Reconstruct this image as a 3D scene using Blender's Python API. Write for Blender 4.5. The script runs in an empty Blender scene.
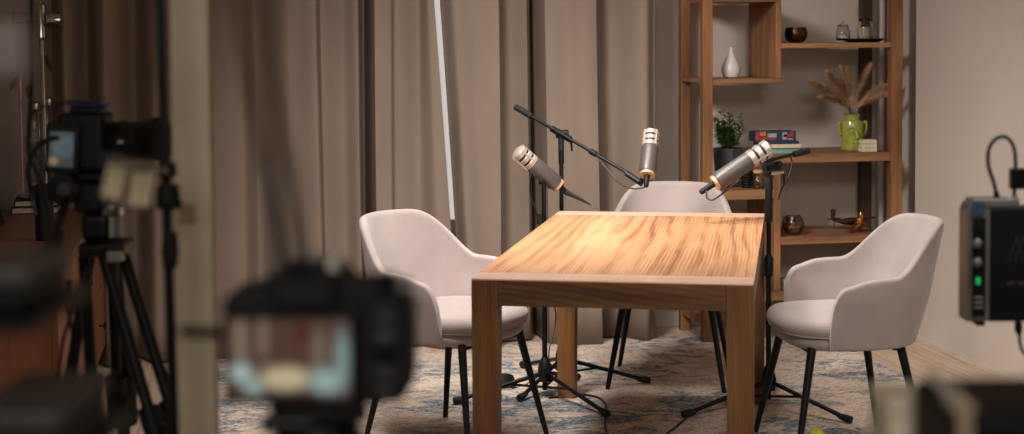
import bpy, bmesh, math, random
from mathutils import Vector, Matrix, Quaternion, noise
random.seed(7)
PI = math.pi
SC = bpy.context.scene
COL = SC.collection

# ------------------------------------------------------------------ camera frame
F, CX, CY = 1600.0, 512.0, 120.0
PITCH, ROLL, H, PSI = 0.054, -0.007, 1.459, 0.18
cp, sp = math.cos(PSI), math.sin(PSI)

def W(X, Y, z=0.0):
    """metres right of / ahead of the camera -> room coordinates"""
    return Vector((X * cp + Y * sp, -X * sp + Y * cp, z))

def ray(px, py):
    x, y = px - CX, py - CY
    c, s = math.cos(-ROLL), math.sin(-ROLL)
    x, y = x * c - y * s, x * s + y * c
    u, v = x / F, -y / F
    c, s = math.cos(PITCH), math.sin(PITCH)
    return u, c + v * s, -s + v * c          # X, Y, z

def at(px, py, Z):
    u, d, w = ray(px, py)
    k = Z / d
    return W(u * k, Z, H + w * k)

def on(px, py, z=0.0):
    u, d, w = ray(px, py)
    k = (z - H) / w
    return W(u * k, d * k, z)

def onb(px, py, b):
    """point of the pixel's ray on the room plane y = b"""
    p = at(px, py, 1.0) - Vector((0, 0, H))
    k = b / p.y
    return Vector((p.x * k, b, H + p.z * k))

def ona(px, py, a):
    p = at(px, py, 1.0) - Vector((0, 0, H))
    k = a / p.x
    return Vector((a, p.y * k, H + p.z * k))

# ------------------------------------------------------------------ materials
def lin(c):
    return tuple(((v / 255) / 12.92 if v / 255 <= 0.04045 else ((v / 255 + 0.055) / 1.055) ** 2.4) for v in c) + (1.0,)

MATS = {}
def new_mat(name):
    m = bpy.data.materials.new(name); m.use_nodes = True
    nt = m.node_tree
    for n in list(nt.nodes): nt.nodes.remove(n)
    out = nt.nodes.new('ShaderNodeOutputMaterial')
    b = nt.nodes.new('ShaderNodeBsdfPrincipled')
    nt.links.new(b.outputs[0], out.inputs[0])
    MATS[name] = m
    return m, nt, b

def coords(nt, scale=(1, 1, 1), rot=(0, 0, 0)):
    tc = nt.nodes.new('ShaderNodeTexCoord'); mp = nt.nodes.new('ShaderNodeMapping')
    mp.inputs['Scale'].default_value = scale; mp.inputs['Rotation'].default_value = rot
    nt.links.new(tc.outputs['Object'], mp.inputs[0])
    return mp.outputs[0]

def nz(nt, vec, scale, detail=4, rough=.55, dist=0):
    n = nt.nodes.new('ShaderNodeTexNoise')
    n.inputs['Scale'].default_value = scale; n.inputs['Detail'].default_value = detail
    n.inputs['Roughness'].default_value = rough; n.inputs['Distortion'].default_value = dist
    nt.links.new(vec, n.inputs['Vector'])
    return n.outputs[0]

def ramp(nt, fac, stops):
    r = nt.nodes.new('ShaderNodeValToRGB')
    e = r.color_ramp.elements
    while len(e) < len(stops): e.new(0.5)
    for el, (p, c) in zip(e, stops):
        el.position = p; el.color = lin(c) if len(c) == 3 else c
    nt.links.new(fac, r.inputs[0])
    return r.outputs[0]

def mixc(nt, fac, a, b, mode='MIX'):
    m = nt.nodes.new('ShaderNodeMix'); m.data_type = 'RGBA'; m.blend_type = mode
    for s, v in ((m.inputs[0], fac), (m.inputs[6], a), (m.inputs[7], b)):
        if isinstance(v, (int, float, tuple)): s.default_value = v
        else: nt.links.new(v, s)
    return m.outputs[2]

def bump(nt, b, h, strength=.2, dist=.002):
    n = nt.nodes.new('ShaderNodeBump'); n.inputs['Strength'].default_value = strength; n.inputs['Distance'].default_value = dist
    nt.links.new(h, n.inputs['Height']); nt.links.new(n.outputs[0], b.inputs['Normal'])

def simple(name, c, rough=.5, metal=0, var=.12, scale=40, coat=0, spec=.5, bmp=0):
    m, nt, b = new_mat(name)
    v = coords(nt)
    n = nz(nt, v, scale)
    d = tuple(max(0, x * (1 - var)) for x in c); u = tuple(min(255, x * (1 + var)) for x in c)
    nt.links.new(ramp(nt, n, [(.3, d), (.7, u)]), b.inputs['Base Color'])
    b.inputs['Roughness'].default_value = rough; b.inputs['Metallic'].default_value = metal
    b.inputs['Coat Weight'].default_value = coat; b.inputs['Specular IOR Level'].default_value = spec
    if bmp: bump(nt, b, n, bmp)
    return m

def wood(name, dark, mid, light, axis='Y', rough=.45, coat=0, scale=1.0, spec=.5, fig=.5, ws=.35, lines=0):
    m, nt, b = new_mat(name)
    sc = {'X': (1.2, 14, 14), 'Y': (22, 1.0, 22), 'Z': (14, 14, 1.2)}[axis]
    v = coords(nt, tuple(s * scale for s in sc))
    broad = nz(nt, v, .55, 3, .5, .6)
    fine = nz(nt, v, 5, 6, .7, .2)
    w = nt.nodes.new('ShaderNodeTexWave'); w.wave_type = 'RINGS'
    w.inputs['Scale'].default_value = ws; w.inputs['Distortion'].default_value = 9
    w.inputs['Detail'].default_value = 3; w.inputs['Detail Scale'].default_value = .6
    nt.links.new(v, w.inputs['Vector'])
    c1 = ramp(nt, broad, [(.3, dark), (.5, mid), (.72, light)])
    c2 = ramp(nt, w.outputs[1], [(0, dark), (.45, mid), (1, light)])
    c = mixc(nt, fig, c1, c2)
    c3 = ramp(nt, fine, [(.35, dark), (.6, light)])
    c = mixc(nt, .34, c, c3)
    if lines:
        k = {'X': (.14, 1, 1), 'Y': (1, .14, 1), 'Z': (1, 1, .14)}[axis]
        for (s2, dist, lo, off) in ((lines * .8, 22, 196, 0), (lines * 3.6, 30, 194, 3)):
            w2 = nt.nodes.new('ShaderNodeTexWave'); w2.bands_direction = 'X' if axis != 'X' else 'Y'
            if axis == 'X' : w2.bands_direction = 'DIAGONAL'
            w2.inputs['Scale'].default_value = s2; w2.inputs['Distortion'].default_value = dist
            w2.inputs['Detail'].default_value = 3; w2.inputs['Detail Scale'].default_value = .9 / s2 * 7 * .35; w2.inputs['Phase Offset'].default_value = off
            nt.links.new(coords(nt, k), w2.inputs['Vector'])
            lc = ramp(nt, w2.outputs[1], [(.0, (lo, int(lo * .88), int(lo * .78))), (.35, (244, 240, 236)), (1, (255, 255, 255))])
            pm = ramp(nt, nz(nt, coords(nt, tuple(q * 1.0 for q in k)), 5, 3, .6), [(.38, (60, 60, 60)), (.62, (240, 240, 240))])
            c = mixc(nt, pm, c, mixc(nt, 1.0, c, lc, 'MULTIPLY'))
    nt.links.new(c, b.inputs['Base Color'])
    b.inputs['Roughness'].default_value = rough; b.inputs['Coat Weight'].default_value = coat
    b.inputs['Specular IOR Level'].default_value = spec
    bump(nt, b, fine, .25, .001)
    return m

def emis(name, c, strength, base=(5, 5, 5)):
    m, nt, b = new_mat(name)
    b.inputs['Base Color'].default_value = lin(base)
    b.inputs['Emission Color'].default_value = lin(c); b.inputs['Emission Strength'].default_value = strength
    return m

def glass(name, c=(235, 235, 230), rough=.03):
    m, nt, b = new_mat(name)
    b.inputs['Base Color'].default_value = lin(c); b.inputs['Transmission Weight'].default_value = 1
    b.inputs['Roughness'].default_value = rough; b.inputs['IOR'].default_value = 1.45
    return m

table_wood = wood('table_wood', (150, 102, 66), (184, 134, 92), (208, 160, 118), 'Y', .48, .0, 1, .5, .5, .3, lines=7)
table_end = wood('table_end_wood', (184, 144, 118), (206, 168, 142), (222, 188, 164), 'X', .32, .15)
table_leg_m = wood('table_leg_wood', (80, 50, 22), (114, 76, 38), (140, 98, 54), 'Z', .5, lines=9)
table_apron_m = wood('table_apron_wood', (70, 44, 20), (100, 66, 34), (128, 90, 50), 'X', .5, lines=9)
shelf_z = wood('shelf_wood_upright', (76, 46, 22), (126, 82, 46), (160, 112, 68), 'Z', .5, 0, .8)
shelf_x = wood('shelf_wood_board', (84, 54, 32), (132, 90, 58), (168, 122, 82), 'X', .5, 0, .8)
dark_wood = wood('dark_wood', (38, 24, 16), (54, 34, 22), (70, 46, 30), 'Z', .5)
dresser_m = wood('dresser_wood', (92, 50, 28), (128, 74, 44), (150, 92, 56), 'Z', .45)
dresser_top_m = wood('dresser_top_wood', (74, 46, 32), (98, 64, 46), (116, 78, 56), 'Y', .4)
post_m = simple('cream_paint', (206, 190, 162), .6, 0, .05, 8)
black_metal = simple('black_metal', (13, 14, 14), .42, .2, .3, 60, 0, .35)
black_plastic = simple('black_plastic', (11, 12, 12), .55, 0, .3, 80, 0, .3)
black_rubber = simple('black_rubber', (10, 10, 10), .75, 0, .3, 80)
cable_m = simple('cable_rubber', (14, 13, 13), .5, 0, .2, 80)
grey_cable_m = simple('grey_cable', (62, 56, 52), .45, 0, .2, 80)
chrome = simple('chrome', (200, 198, 192), .12, 1, .05, 20)
steel = simple('satin_nickel', (186, 172, 160), .38, .5, .04, 30)
mic_grey = simple('mic_grey_metal', (88, 82, 80), .4, .3, .05, 50)
mic_dark = simple('mic_dark_grille', (34, 30, 29), .5, .5, .3, 200)
copper = simple('copper_ring', (206, 166, 124), .4, .4, .08, 30)
brass = simple('brass', (196, 146, 74), .28, 1, .15, 30)
bronze = simple('bronze', (70, 46, 30), .3, .8, .4, 25)
white_cer = simple('white_ceramic', (214, 204, 196), .35, 0, .03, 20)
slate_m = simple('slate_pot', (52, 54, 58), .6, 0, .15, 30)
ivory = simple('ivory_paper', (206, 190, 160), .8, 0, .05, 30)
green_cer = simple('green_glaze', (136, 140, 56), .3, 0, .12, 30, .4)
leaf_m = simple('green_leaf', (52, 92, 38), .5, 0, .45, 60)
stem_m = simple('plant_stem', (84, 66, 36), .7, 0, .2, 60)
pampas_m = simple('pampas_plume', (160, 122, 88), .9, 0, .25, 30)
yellow_m = simple('yellow_felt', (222, 214, 20), .9, 0, .1, 120)
baseboard_m = simple('skirting_paint', (196, 186, 174), .5, 0, .03, 10)
wall_white = simple('white_wall', (196, 184, 172), .85, 0, .03, 3, 0, .3, .05)
grey_case = simple('grey_case', (58, 54, 52), .5, 0, .1, 12)
cream_box_m = simple('cream_board', (232, 218, 190), .6, 0, .05, 10)
silver_m = simple('silver_aluminium', (136, 134, 130), .4, .5, .06, 20)
clear = glass('clear_glass')
smoky = glass('smoky_glass', (210, 190, 175))
red_m = simple('red_print', (150, 46, 40), .6)
navy_m = simple('navy_print', (34, 44, 70), .6)
teal_m = simple('teal_cover', (116, 160, 150), .6)
blue_m = simple('blue_plastic', (30, 60, 130), .4)
leaf_brown = simple('amber_leaf_print', (150, 102, 48), .7)
pink_rod = simple('copper_pink_rod', (224, 166, 150), .3, .7)
tape_m = simple('yellow_tape', (160, 144, 100), .7)

def wall_mat():
    m, nt, b = new_mat('plaster_wall')
    v = coords(nt)
    n = nz(nt, v, 1.4, 4); f = nz(nt, v, 90, 3)
    nt.links.new(ramp(nt, n, [(.3, (190, 176, 164)), (.7, (198, 184, 172))]), b.inputs['Base Color'])
    b.inputs['Roughness'].default_value = .85; b.inputs['Specular IOR Level'].default_value = .3
    bump(nt, b, f, .12, .001)
    return m
plaster = wall_mat()

def fabric(name, dark, light, weave=900, sheen=.4, stretch=(1, 1, 1)):
    m, nt, b = new_mat(name)
    v = coords(nt, stretch)
    n = nz(nt, v, 6, 4); f = nz(nt, v, weave, 2)
    c = ramp(nt, n, [(.3, dark), (.7, light)])
    c2 = ramp(nt, f, [(.35, (228, 228, 228)), (.65, (255, 255, 255))])
    c = mixc(nt, 1.0, c, c2, 'MULTIPLY')
    nt.links.new(c, b.inputs['Base Color'])
    b.inputs['Roughness'].default_value = .9; b.inputs['Specular IOR Level'].default_value = .2
    b.inputs['Sheen Weight'].default_value = sheen; b.inputs['Sheen Roughness'].default_value = .5
    bump(nt, b, f, .25, .001)
    return m
velvet = fabric('pink_grey_velvet', (164, 149, 144), (178, 163, 157), 700, .3)
curtain_m = fabric('taupe_curtain', (140, 122, 108), (150, 132, 117), 1100, .0, (1, 1, .35))
cloth_cream = fabric('cream_cloth', (206, 190, 154), (218, 202, 166), 300)
strap_m = fabric('brown_strap', (58, 36, 24), (74, 48, 32), 300)

def rug_mat():
    m, nt, b = new_mat('distressed_rug')
    v = coords(nt, (1, 1, 1))
    big = nz(nt, v, 1.5, 5, .6, .8); med = nz(nt, coords(nt, (1, 1.6, 1)), 8, 6, .7, 1.0); fine = nz(nt, coords(nt, (1, 2.4, 1)), 64, 6, .8)
    med2 = nz(nt, coords(nt, (1.2, 2, 1), (0, 0, .6)), 5, 6, .7, 1.4)
    base = ramp(nt, fine, [(.36, (122, 102, 88)), (.46, (198, 178, 160)), (.60, (232, 216, 200))])
    rust = ramp(nt, fine, [(.3, (128, 98, 82)), (.6, (200, 166, 142))])
    mr = ramp(nt, med, [(.52, (0, 0, 0)), (.66, (255, 255, 255))])
    c = mixc(nt, mr, base, rust)
    blue = ramp(nt, fine, [(.42, (30, 62, 86)), (.60, (112, 144, 160))])
    mul = nt.nodes.new('ShaderNodeMath'); mul.operation = 'MULTIPLY'
    nt.links.new(ramp(nt, med2, [(.46, (0, 0, 0)), (.53, (255, 255, 255))]), mul.inputs[0])
    nt.links.new(ramp(nt, big, [(.43, (0, 0, 0)), (.52, (255, 255, 255))]), mul.inputs[1])
    m2 = nt.nodes.new('ShaderNodeMath'); m2.operation = 'MULTIPLY'
    nt.links.new(mul.outputs[0], m2.inputs[0]); nt.links.new(ramp(nt, fine, [(.46, (255, 255, 255)), (.64, (120, 120, 120))]), m2.inputs[1])
    c = mixc(nt, m2.outputs[0], c, blue)
    nt.links.new(c, b.inputs['Base Color']); b.inputs['Roughness'].default_value = .95
    b.inputs['Specular IOR Level'].default_value = .1
    bump(nt, b, fine, .5, .004)
    return m
rug_m = rug_mat()

def floor_mat():
    m, nt, b = new_mat('oak_planks')
    v = coords(nt, (1, 1, 1), (0, 0, PI / 2))
    br = nt.nodes.new('ShaderNodeTexBrick')
    br.inputs['Scale'].default_value = 1; br.inputs['Brick Width'].default_value = 1.3; br.inputs['Row Height'].default_value = .16
    br.inputs['Mortar Size'].default_value = .0016; br.inputs['Color1'].default_value = lin((196, 170, 146)); br.inputs['Color2'].default_value = lin((208, 184, 160))
    br.inputs['Mortar'].default_value = lin((118, 92, 70)); br.offset = .37
    nt.links.new(v, br.inputs['Vector'])
    g = nz(nt, coords(nt, (14, 1, 1)), 3, 6, .6, .3)
    c = mixc(nt, .8, br.outputs[0], ramp(nt, g, [(.3, (200, 196, 190)), (.65, (255, 255, 255))]), 'MULTIPLY')
    nt.links.new(c, b.inputs['Base Color']); b.inputs['Roughness'].default_value = .5
    return m
floor_m = floor_mat()

# ------------------------------------------------------------------ mesh helpers
class MB:
    def __init__(s): s.bm = bmesh.new()
    def box(s, c, d, M=None, bev=0):
        r = bmesh.ops.create_cube(s.bm, size=1)
        vs = r['verts']
        bmesh.ops.scale(s.bm, vec=d, verts=vs)
        if bev:
            es = list({e for v in vs for e in v.link_edges})
            r2 = bmesh.ops.bevel(s.bm, geom=es, offset=bev, segments=2, profile=.6, affect='EDGES')
            vs = list({v for f in r2['faces'] for v in f.verts} | {v for v in vs if v.is_valid})
        bmesh.ops.translate(s.bm, vec=c, verts=vs)
        if M is not None: bmesh.ops.transform(s.bm, matrix=M, verts=vs)
        return s
    def tube(s, pts, r, seg=10, cap=True):
        pts = [Vector(p) for p in pts]
        n = len(pts)
        rs = r if isinstance(r, (list, tuple)) else [r] * n
        if len(rs) != n: rs = [rs[0] + (rs[-1] - rs[0]) * i / (n - 1) for i in range(n)]
        rings = []; ref = None
        for i, p in enumerate(pts):
            t = (pts[min(i + 1, n - 1)] - pts[max(i - 1, 0)]).normalized()
            if ref is None:
                ref = Vector((0, 0, 1)) if abs(t.z) < .9 else Vector((1, 0, 0))
            a = t.cross(ref).normalized(); bb = a.cross(t).normalized(); ref = bb
            rings.append([s.bm.verts.new(p + (a * math.cos(2 * PI * k / seg) + bb * math.sin(2 * PI * k / seg)) * rs[i]) for k in range(seg)])
        for i in range(n - 1):
            for k in range(seg):
                s.bm.faces.new((rings[i][k], rings[i][(k + 1) % seg], rings[i + 1][(k + 1) % seg], rings[i + 1][k]))
        if cap:
            s.bm.faces.new(rings[0][::-1]); s.bm.faces.new(rings[-1])
        return s
    def lathe(s, prof, seg=32, M=None, sx=1, sy=1):
        rings = []
        for r, z in prof:
            if r < 1e-5: rings.append([s.bm.verts.new((0, 0, z))])
            else: rings.append([s.bm.verts.new((r * sx * math.cos(2 * PI * k / seg), r * sy * math.sin(2 * PI * k / seg), z)) for k in range(seg)])
        for i in range(len(rings) - 1):
            A, B = rings[i], rings[i + 1]
            for k in range(seg):
                a, b_ = A[k % len(A)], A[(k + 1) % len(A)]
                c, d = B[(k + 1) % len(B)], B[k % len(B)]
                f = []
                for v in (a, b_, c, d):
                    if v not in f: f.append(v)
                if len(f) > 2: s.bm.faces.new(f)
        if len(rings[0]) > 1: s.bm.faces.new(rings[0][::-1])
        if len(rings[-1]) > 1: s.bm.faces.new(rings[-1])
        if M is not None: bmesh.ops.transform(s.bm, matrix=M, verts=[v for rr in rings for v in rr])
        return s
    def prism(s, poly, d, M=None):
        """poly in xz, extruded along y by d (centred)"""
        A = [s.bm.verts.new((x, -d / 2, z)) for x, z in poly]; B = [s.bm.verts.new((x, d / 2, z)) for x, z in poly]
        n = len(poly)
        s.bm.faces.new(A); s.bm.faces.new(B[::-1])
        for i in range(n): s.bm.faces.new((A[i], B[i], B[(i + 1) % n], A[(i + 1) % n]))
        if M is not None: bmesh.ops.transform(s.bm, matrix=M, verts=A + B)
        return s
    def quad(s, *p):
        s.bm.faces.new([s.bm.verts.new(q) for q in p]); return s
    def build(s, name, mat, parent=None, smooth=True, bev=0, sub=0, solid=0):
        bmesh.ops.recalc_face_normals(s.bm, faces=s.bm.faces)
        me = bpy.data.meshes.new(name); s.bm.to_mesh(me); s.bm.free()
        me.materials.append(mat)
        if smooth:
            for p in me.polygons: p.use_smooth = True
            if not sub: me.set_sharp_from_angle(angle=math.radians(38))
        o = bpy.data.objects.new(name, me); COL.objects.link(o)
        if parent: o.parent = parent
        if solid:
            md = o.modifiers.new('solid', 'SOLIDIFY'); md.thickness = solid; md.offset = 0
        if bev:
            md = o.modifiers.new('bevel', 'BEVEL'); md.width = bev; md.segments = 3; md.limit_method = 'ANGLE'
        if sub:
            md = o.modifiers.new('sub', 'SUBSURF'); md.levels = sub; md.render_levels = sub
        return o

def tag(o, label, cat, group=None):
    o['label'] = label; o['category'] = cat
    if group: o['group'] = group
    return o
def thing(name, label, cat, loc=(0, 0, 0), rz=0, group=None, quat=None):
    o = bpy.data.objects.new(name, None); COL.objects.link(o)
    o.empty_display_size = .1
    o.location = loc
    if quat is not None:
        o.rotation_mode = 'QUATERNION'; o.rotation_quaternion = quat
    else: o.rotation_euler = (0, 0, rz)
    return tag(o, label, cat, group)
def struct(name, mb, mat, parent=None, **k):
    o = mb.build(name, mat, parent, **k)
    if parent is None: o['kind'] = 'structure'
    return o
def copy_tree(o, parent=None):
    c = o.copy(); COL.objects.link(c)
    if parent: c.parent = parent
    for ch in [x for x in bpy.data.objects if x.parent == o and x is not c]:
        copy_tree(ch, c)
    return c
def smooth_path(pts, n=8):
    P = [Vector(p) for p in pts]; out = []
    for i in range(len(P) - 1):
        p0 = P[max(i - 1, 0)]; p1 = P[i]; p2 = P[i + 1]; p3 = P[min(i + 2, len(P) - 1)]
        for k in range(n):
            t = k / n
            out.append(.5 * ((2 * p1) + (p2 - p0) * t + (2 * p0 - 5 * p1 + 4 * p2 - p3) * t * t + (3 * p1 - p0 - 3 * p2 + p3) * t ** 3))
    out.append(P[-1]); return out
def T(x, y, z): return Matrix.Translation((x, y, z))
def along(p, d):
    """matrix: local +Z along d at p"""
    q = Vector((0, 0, 1)).rotation_difference(Vector(d).normalized())
    return Matrix.Translation(p) @ q.to_matrix().to_4x4()

# ------------------------------------------------------------------ room
AL, AR, BW, BN, CH = -1.02, 3.242, 7.62, -1.3, 2.75
struct('floor', MB().box(((AL + AR + .1) / 2, (BW + BN) / 2, -.05), (AR - AL + .3, BW - BN + .2, .1)), floor_m, smooth=False)
struct('ceiling', MB().box(((AL + AR) / 2, (BW + BN) / 2, CH + .05), (AR - AL + .3, BW - BN + .2, .1)), wall_white, smooth=False)
struct('wall_left', MB().box((AL - .05, (BW + BN) / 2, CH / 2), (.1, BW - BN + .2, CH)), wall_white, smooth=False)
struct('wall_near', MB().box(((AL + AR) / 2, BN - .05, CH / 2), (AR - AL + .2, .1, CH)), plaster, smooth=False)
# the window behind the gap in the curtains is an opening in the back wall
W0, W1, WZ0, WZ1 = onb(400, 50, BW).x, onb(500, 50, BW).x, 0.52, 2.3
wb = MB()
wb.box(((AL + W0) / 2, BW + .06, CH / 2), (W0 - AL, .12, CH))
wb.box(((W1 + AR + .1) / 2, BW + .06, CH / 2), (AR + .1 - W1, .12, CH))
wb.box(((W0 + W1) / 2, BW + .06, WZ0 / 2), (W1 - W0, .12, WZ0))
wb.box(((W0 + W1) / 2, BW + .06, (CH + WZ1) / 2), (W1 - W0, .12, CH - WZ1))
struct('wall_back', wb, plaster, smooth=False)
wf = MB()
for x in (W0 + .02, W1 - .02): wf.box((x, BW + .05, (WZ0 + WZ1) / 2), (.04, .06, WZ1 - WZ0))
for z in (WZ0 + .02, WZ1 - .02): wf.box(((W0 + W1) / 2, BW + .05, z), (W1 - W0 - .08, .06, .04))
win = struct('window_1', wf, baseboard_m, smooth=False, bev=.003)
MB().box(((W0 + W1) / 2, BW + .06, (WZ0 + WZ1) / 2), (W1 - W0 - .08, .01, WZ1 - WZ0 - .08)).build('pane', emis('daylight_pane', (234, 228, 222), .75, (200, 200, 200)), win, smooth=False)
# right wall: plaster slab that stops short of the corner, recessed strip behind it
bstep = ona(916, 60, AR).y
struct('wall_right', MB().box((AR + .05, (bstep + BN) / 2, CH / 2), (.1, bstep - BN, CH)), plaster, smooth=False)
struct('trim_1', MB().box((AR + .09, (bstep + BW) / 2, CH / 2), (.06, BW - bstep, CH)), plaster, smooth=False)
pb = ona(881, 60, AR + .02)
struct('trim_2', MB().tube([(AR + .02, pb.y, 0), (AR + .02, pb.y, CH)], .018, 12), baseboard_m)
struct('baseboard_back', MB().box(((AL + AR) / 2, BW - .008, .035), (AR - AL - .02, .016, .07)), baseboard_m, smooth=False, bev=.004)
struct('baseboard_right', MB().box((AR - .005, (bstep + BN) / 2, .006), (.01, bstep - BN, .012)), plaster, smooth=False)

# leaves printed on the white wall on the left
for i, (px, py, r) in enumerate(((14, 83, .5), (29, 93, -.1), (48, 63, -.35))):
    p = onb(px, py, BW - .003); m = MB()
    pl = [(.0, .045), (.014, .02), (.012, -.015), (.0, -.045), (-.012, -.015), (-.014, .02)]
    m.prism(pl, .003, Matrix.Rotation(r, 4, 'Y'))
    o = m.build('leaf_decal', leaf_brown, smooth=False); o.location = p
    tag(o, ['amber leaf decal lowest at the far left of the pale wall', 'small amber leaf decal between the two others, beside the chrome rod', 'topmost amber leaf decal, close to the curtain edge'][i], 'decal', 'leaf decals on the pale wall')

# ------------------------------------------------------------------ curtains
BC = 7.39
def curtain(name, label, ctrl, lean=None, hem=.012):
    pts = [(onb(px, 200, BC).x, d) for px, d in ctrl]
    a0, a1 = pts[0][0], pts[-1][0]
    N = int((a1 - a0) / .006); NR = 14
    def dep(a):
        for i in range(len(pts) - 1):
            if a <= pts[i + 1][0] + 1e-9:
                t = (a - pts[i][0]) / (pts[i + 1][0] - pts[i][0]); t = t * t * (3 - 2 * t)
                return pts[i][1] * (1 - t) + pts[i + 1][1] * t
        return pts[-1][1]
    m = MB(); grid = []
    for j in range(NR + 1):
        v = j / NR; z = hem + (2.62 - hem) * v; row = []
        for i in range(N + 1):
            u = i / N; a = a0 + (a1 - a0) * u
            d = dep(a)
            sw = .018 * math.sin(a * 5 + v * 2.2) * (1 - v)
            d2 = d * 1.45 * (.92 + .3 * (1 - v)) + .008 * noise.noise((a * 7, v * 2.5, 3)) + .0015 * math.sin(a * 60 + v * 3)
            aa = a + sw + (lean(u, v) if lean else 0)
            row.append(m.bm.verts.new((aa, BC - d2, z)))
        grid.append(row)
    for j in range(NR):
        for i in range(N):
            m.bm.faces.new((grid[j][i], grid[j][i + 1], grid[j + 1][i + 1], grid[j + 1][i]))
    o = m.build(name, curtain_m, solid=.004)
    for p in o.data.polygons: p.use_smooth = True
    return tag(o, label, 'curtain')
curtain('curtain', 'long taupe curtain left of the bright slit, running to the pale wall',
        [(57, .0), (72, .10), (92, .02), (112, .12), (138, .01), (160, .1), (196, .02), (215, .09), (240, .10), (256, .0), (290, .09), (316, .12), (322, .05), (345, .02), (360, .05), (362.5, .03), (365, -.12), (371.5, -.12), (375, .10), (390, .09), (396, .06), (420, .04), (436, .09), (446, .09)],
        lean=lambda u, v: (-.19 * v + .05) * max(0, (u - .93) / .07))
curtain('curtain', 'taupe curtain right of the bright slit, beside the wooden shelf unit',
        [(448, .02), (458, .08), (475, .1), (493, .11), (497, .01), (526, .0), (530, -.02), (532, -.13), (537, -.13), (540, .08), (565, .11), (590, .11), (594, .0), (612, .01), (640, .09), (652, .06), (658, -.04)],
        lean=lambda u, v: (-.18 * v + .075) * max(0, (.2 - u) / .2))
m = MB(); m.tube([(AL + .25, BC, 2.66), (onb(668, 0, BC).x, BC, 2.66)], .014, 12)
tag(m.build('curtain_rail', black_metal), 'black rail carrying the taupe curtains', 'curtain rail')

# ------------------------------------------------------------------ rug
pr0, pr1 = on(849.5, 348.7), on(931, 393)
RX1 = (pr0.x + pr1.x) / 2
RX0 = on(196, 400).x
m = MB(); RY0, RY1 = 3.3, on(700, 337).y
nx, ny = 60, 60
m.box(((RX0 + RX1) / 2, (RY0 + RY1) / 2, .005), (RX1 - RX0, RY1 - RY0, .01))
tag(m.build('rug', rug_m, smooth=False, bev=.003), 'large distressed rug in cream, rust and faded blue under the table', 'rug')
RZ = .010

# ------------------------------------------------------------------ table
TX, TY, TA, TW, TL, TH = -.122, 4.616, .174, .812, 1.775, .75
def make_table():
    t = thing('wooden_table', 'solid light oak table with thick square legs, centred on the rug', 'table', W(TX, TY, RZ), -(TA + PSI))
    h = TH - RZ; e = .125
    mb = MB(); mb.box((TW / 2, TL / 2, h - .0035), (TW, TL - 2 * e - .0006, .007), bev=.0008)
    mb.build('tabletop', table_wood, t, smooth=False)
    for y in (e / 2, TL - e / 2):
        MB().box((TW / 2, y, h - .0035), (TW, e, .007)).build('end_board', table_end, t, smooth=False, bev=.003)
    L = .078; ap = .072; zt = h - .0073
    for (x, y, hor) in ((TW / 2, .0175, 1), (TW / 2, TL - .0175, 1), (.0175, TL / 2, 0), (TW - .0175, TL / 2, 0)):
        ln = (TW if hor else TL) - 2 * L
        # apron with little rounded haunches where it meets the legs
        poly = [(-ln / 2, zt), (ln / 2, zt), (ln / 2, zt - ap - .016)]
        for k in range(1, 6):
            a = k / 5 * PI / 2; poly.append((ln / 2 - .016 + .016 * math.cos(a), zt - ap - .016 + .016 * math.sin(a)))
        for k in range(0, 6):
            a = PI / 2 + k / 5 * PI / 2; poly.append((-ln / 2 + .016 + .016 * math.cos(a), zt - ap - .016 + .016 * math.sin(a)))
        M = T(x, y, 0) @ (Matrix.Identity(4) if hor else Matrix.Rotation(PI / 2, 4, 'Z'))
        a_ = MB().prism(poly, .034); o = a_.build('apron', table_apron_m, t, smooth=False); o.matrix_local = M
    for x in (0, TW - L):
        for y in (0, TL - L):
            mb = MB(); r = bmesh.ops.create_cube(mb.bm, size=1)
            for v in r['verts']:
                top = v.co.z > 0
                xx = x + L / 2 + v.co.x * L; yy = y + L / 2 + v.co.y * L
                if not top:
                    if x == 0 and v.co.x > 0: xx -= .008
                    if x > 0 and v.co.x < 0: xx += .006
                    if y == 0 and v.co.y > 0: yy -= .006
                    if y > 0 and v.co.y < 0: yy += .006
                v.co = (xx, yy, zt if top else .0005)
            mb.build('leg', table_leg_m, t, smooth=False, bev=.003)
    return t
make_table()

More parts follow.
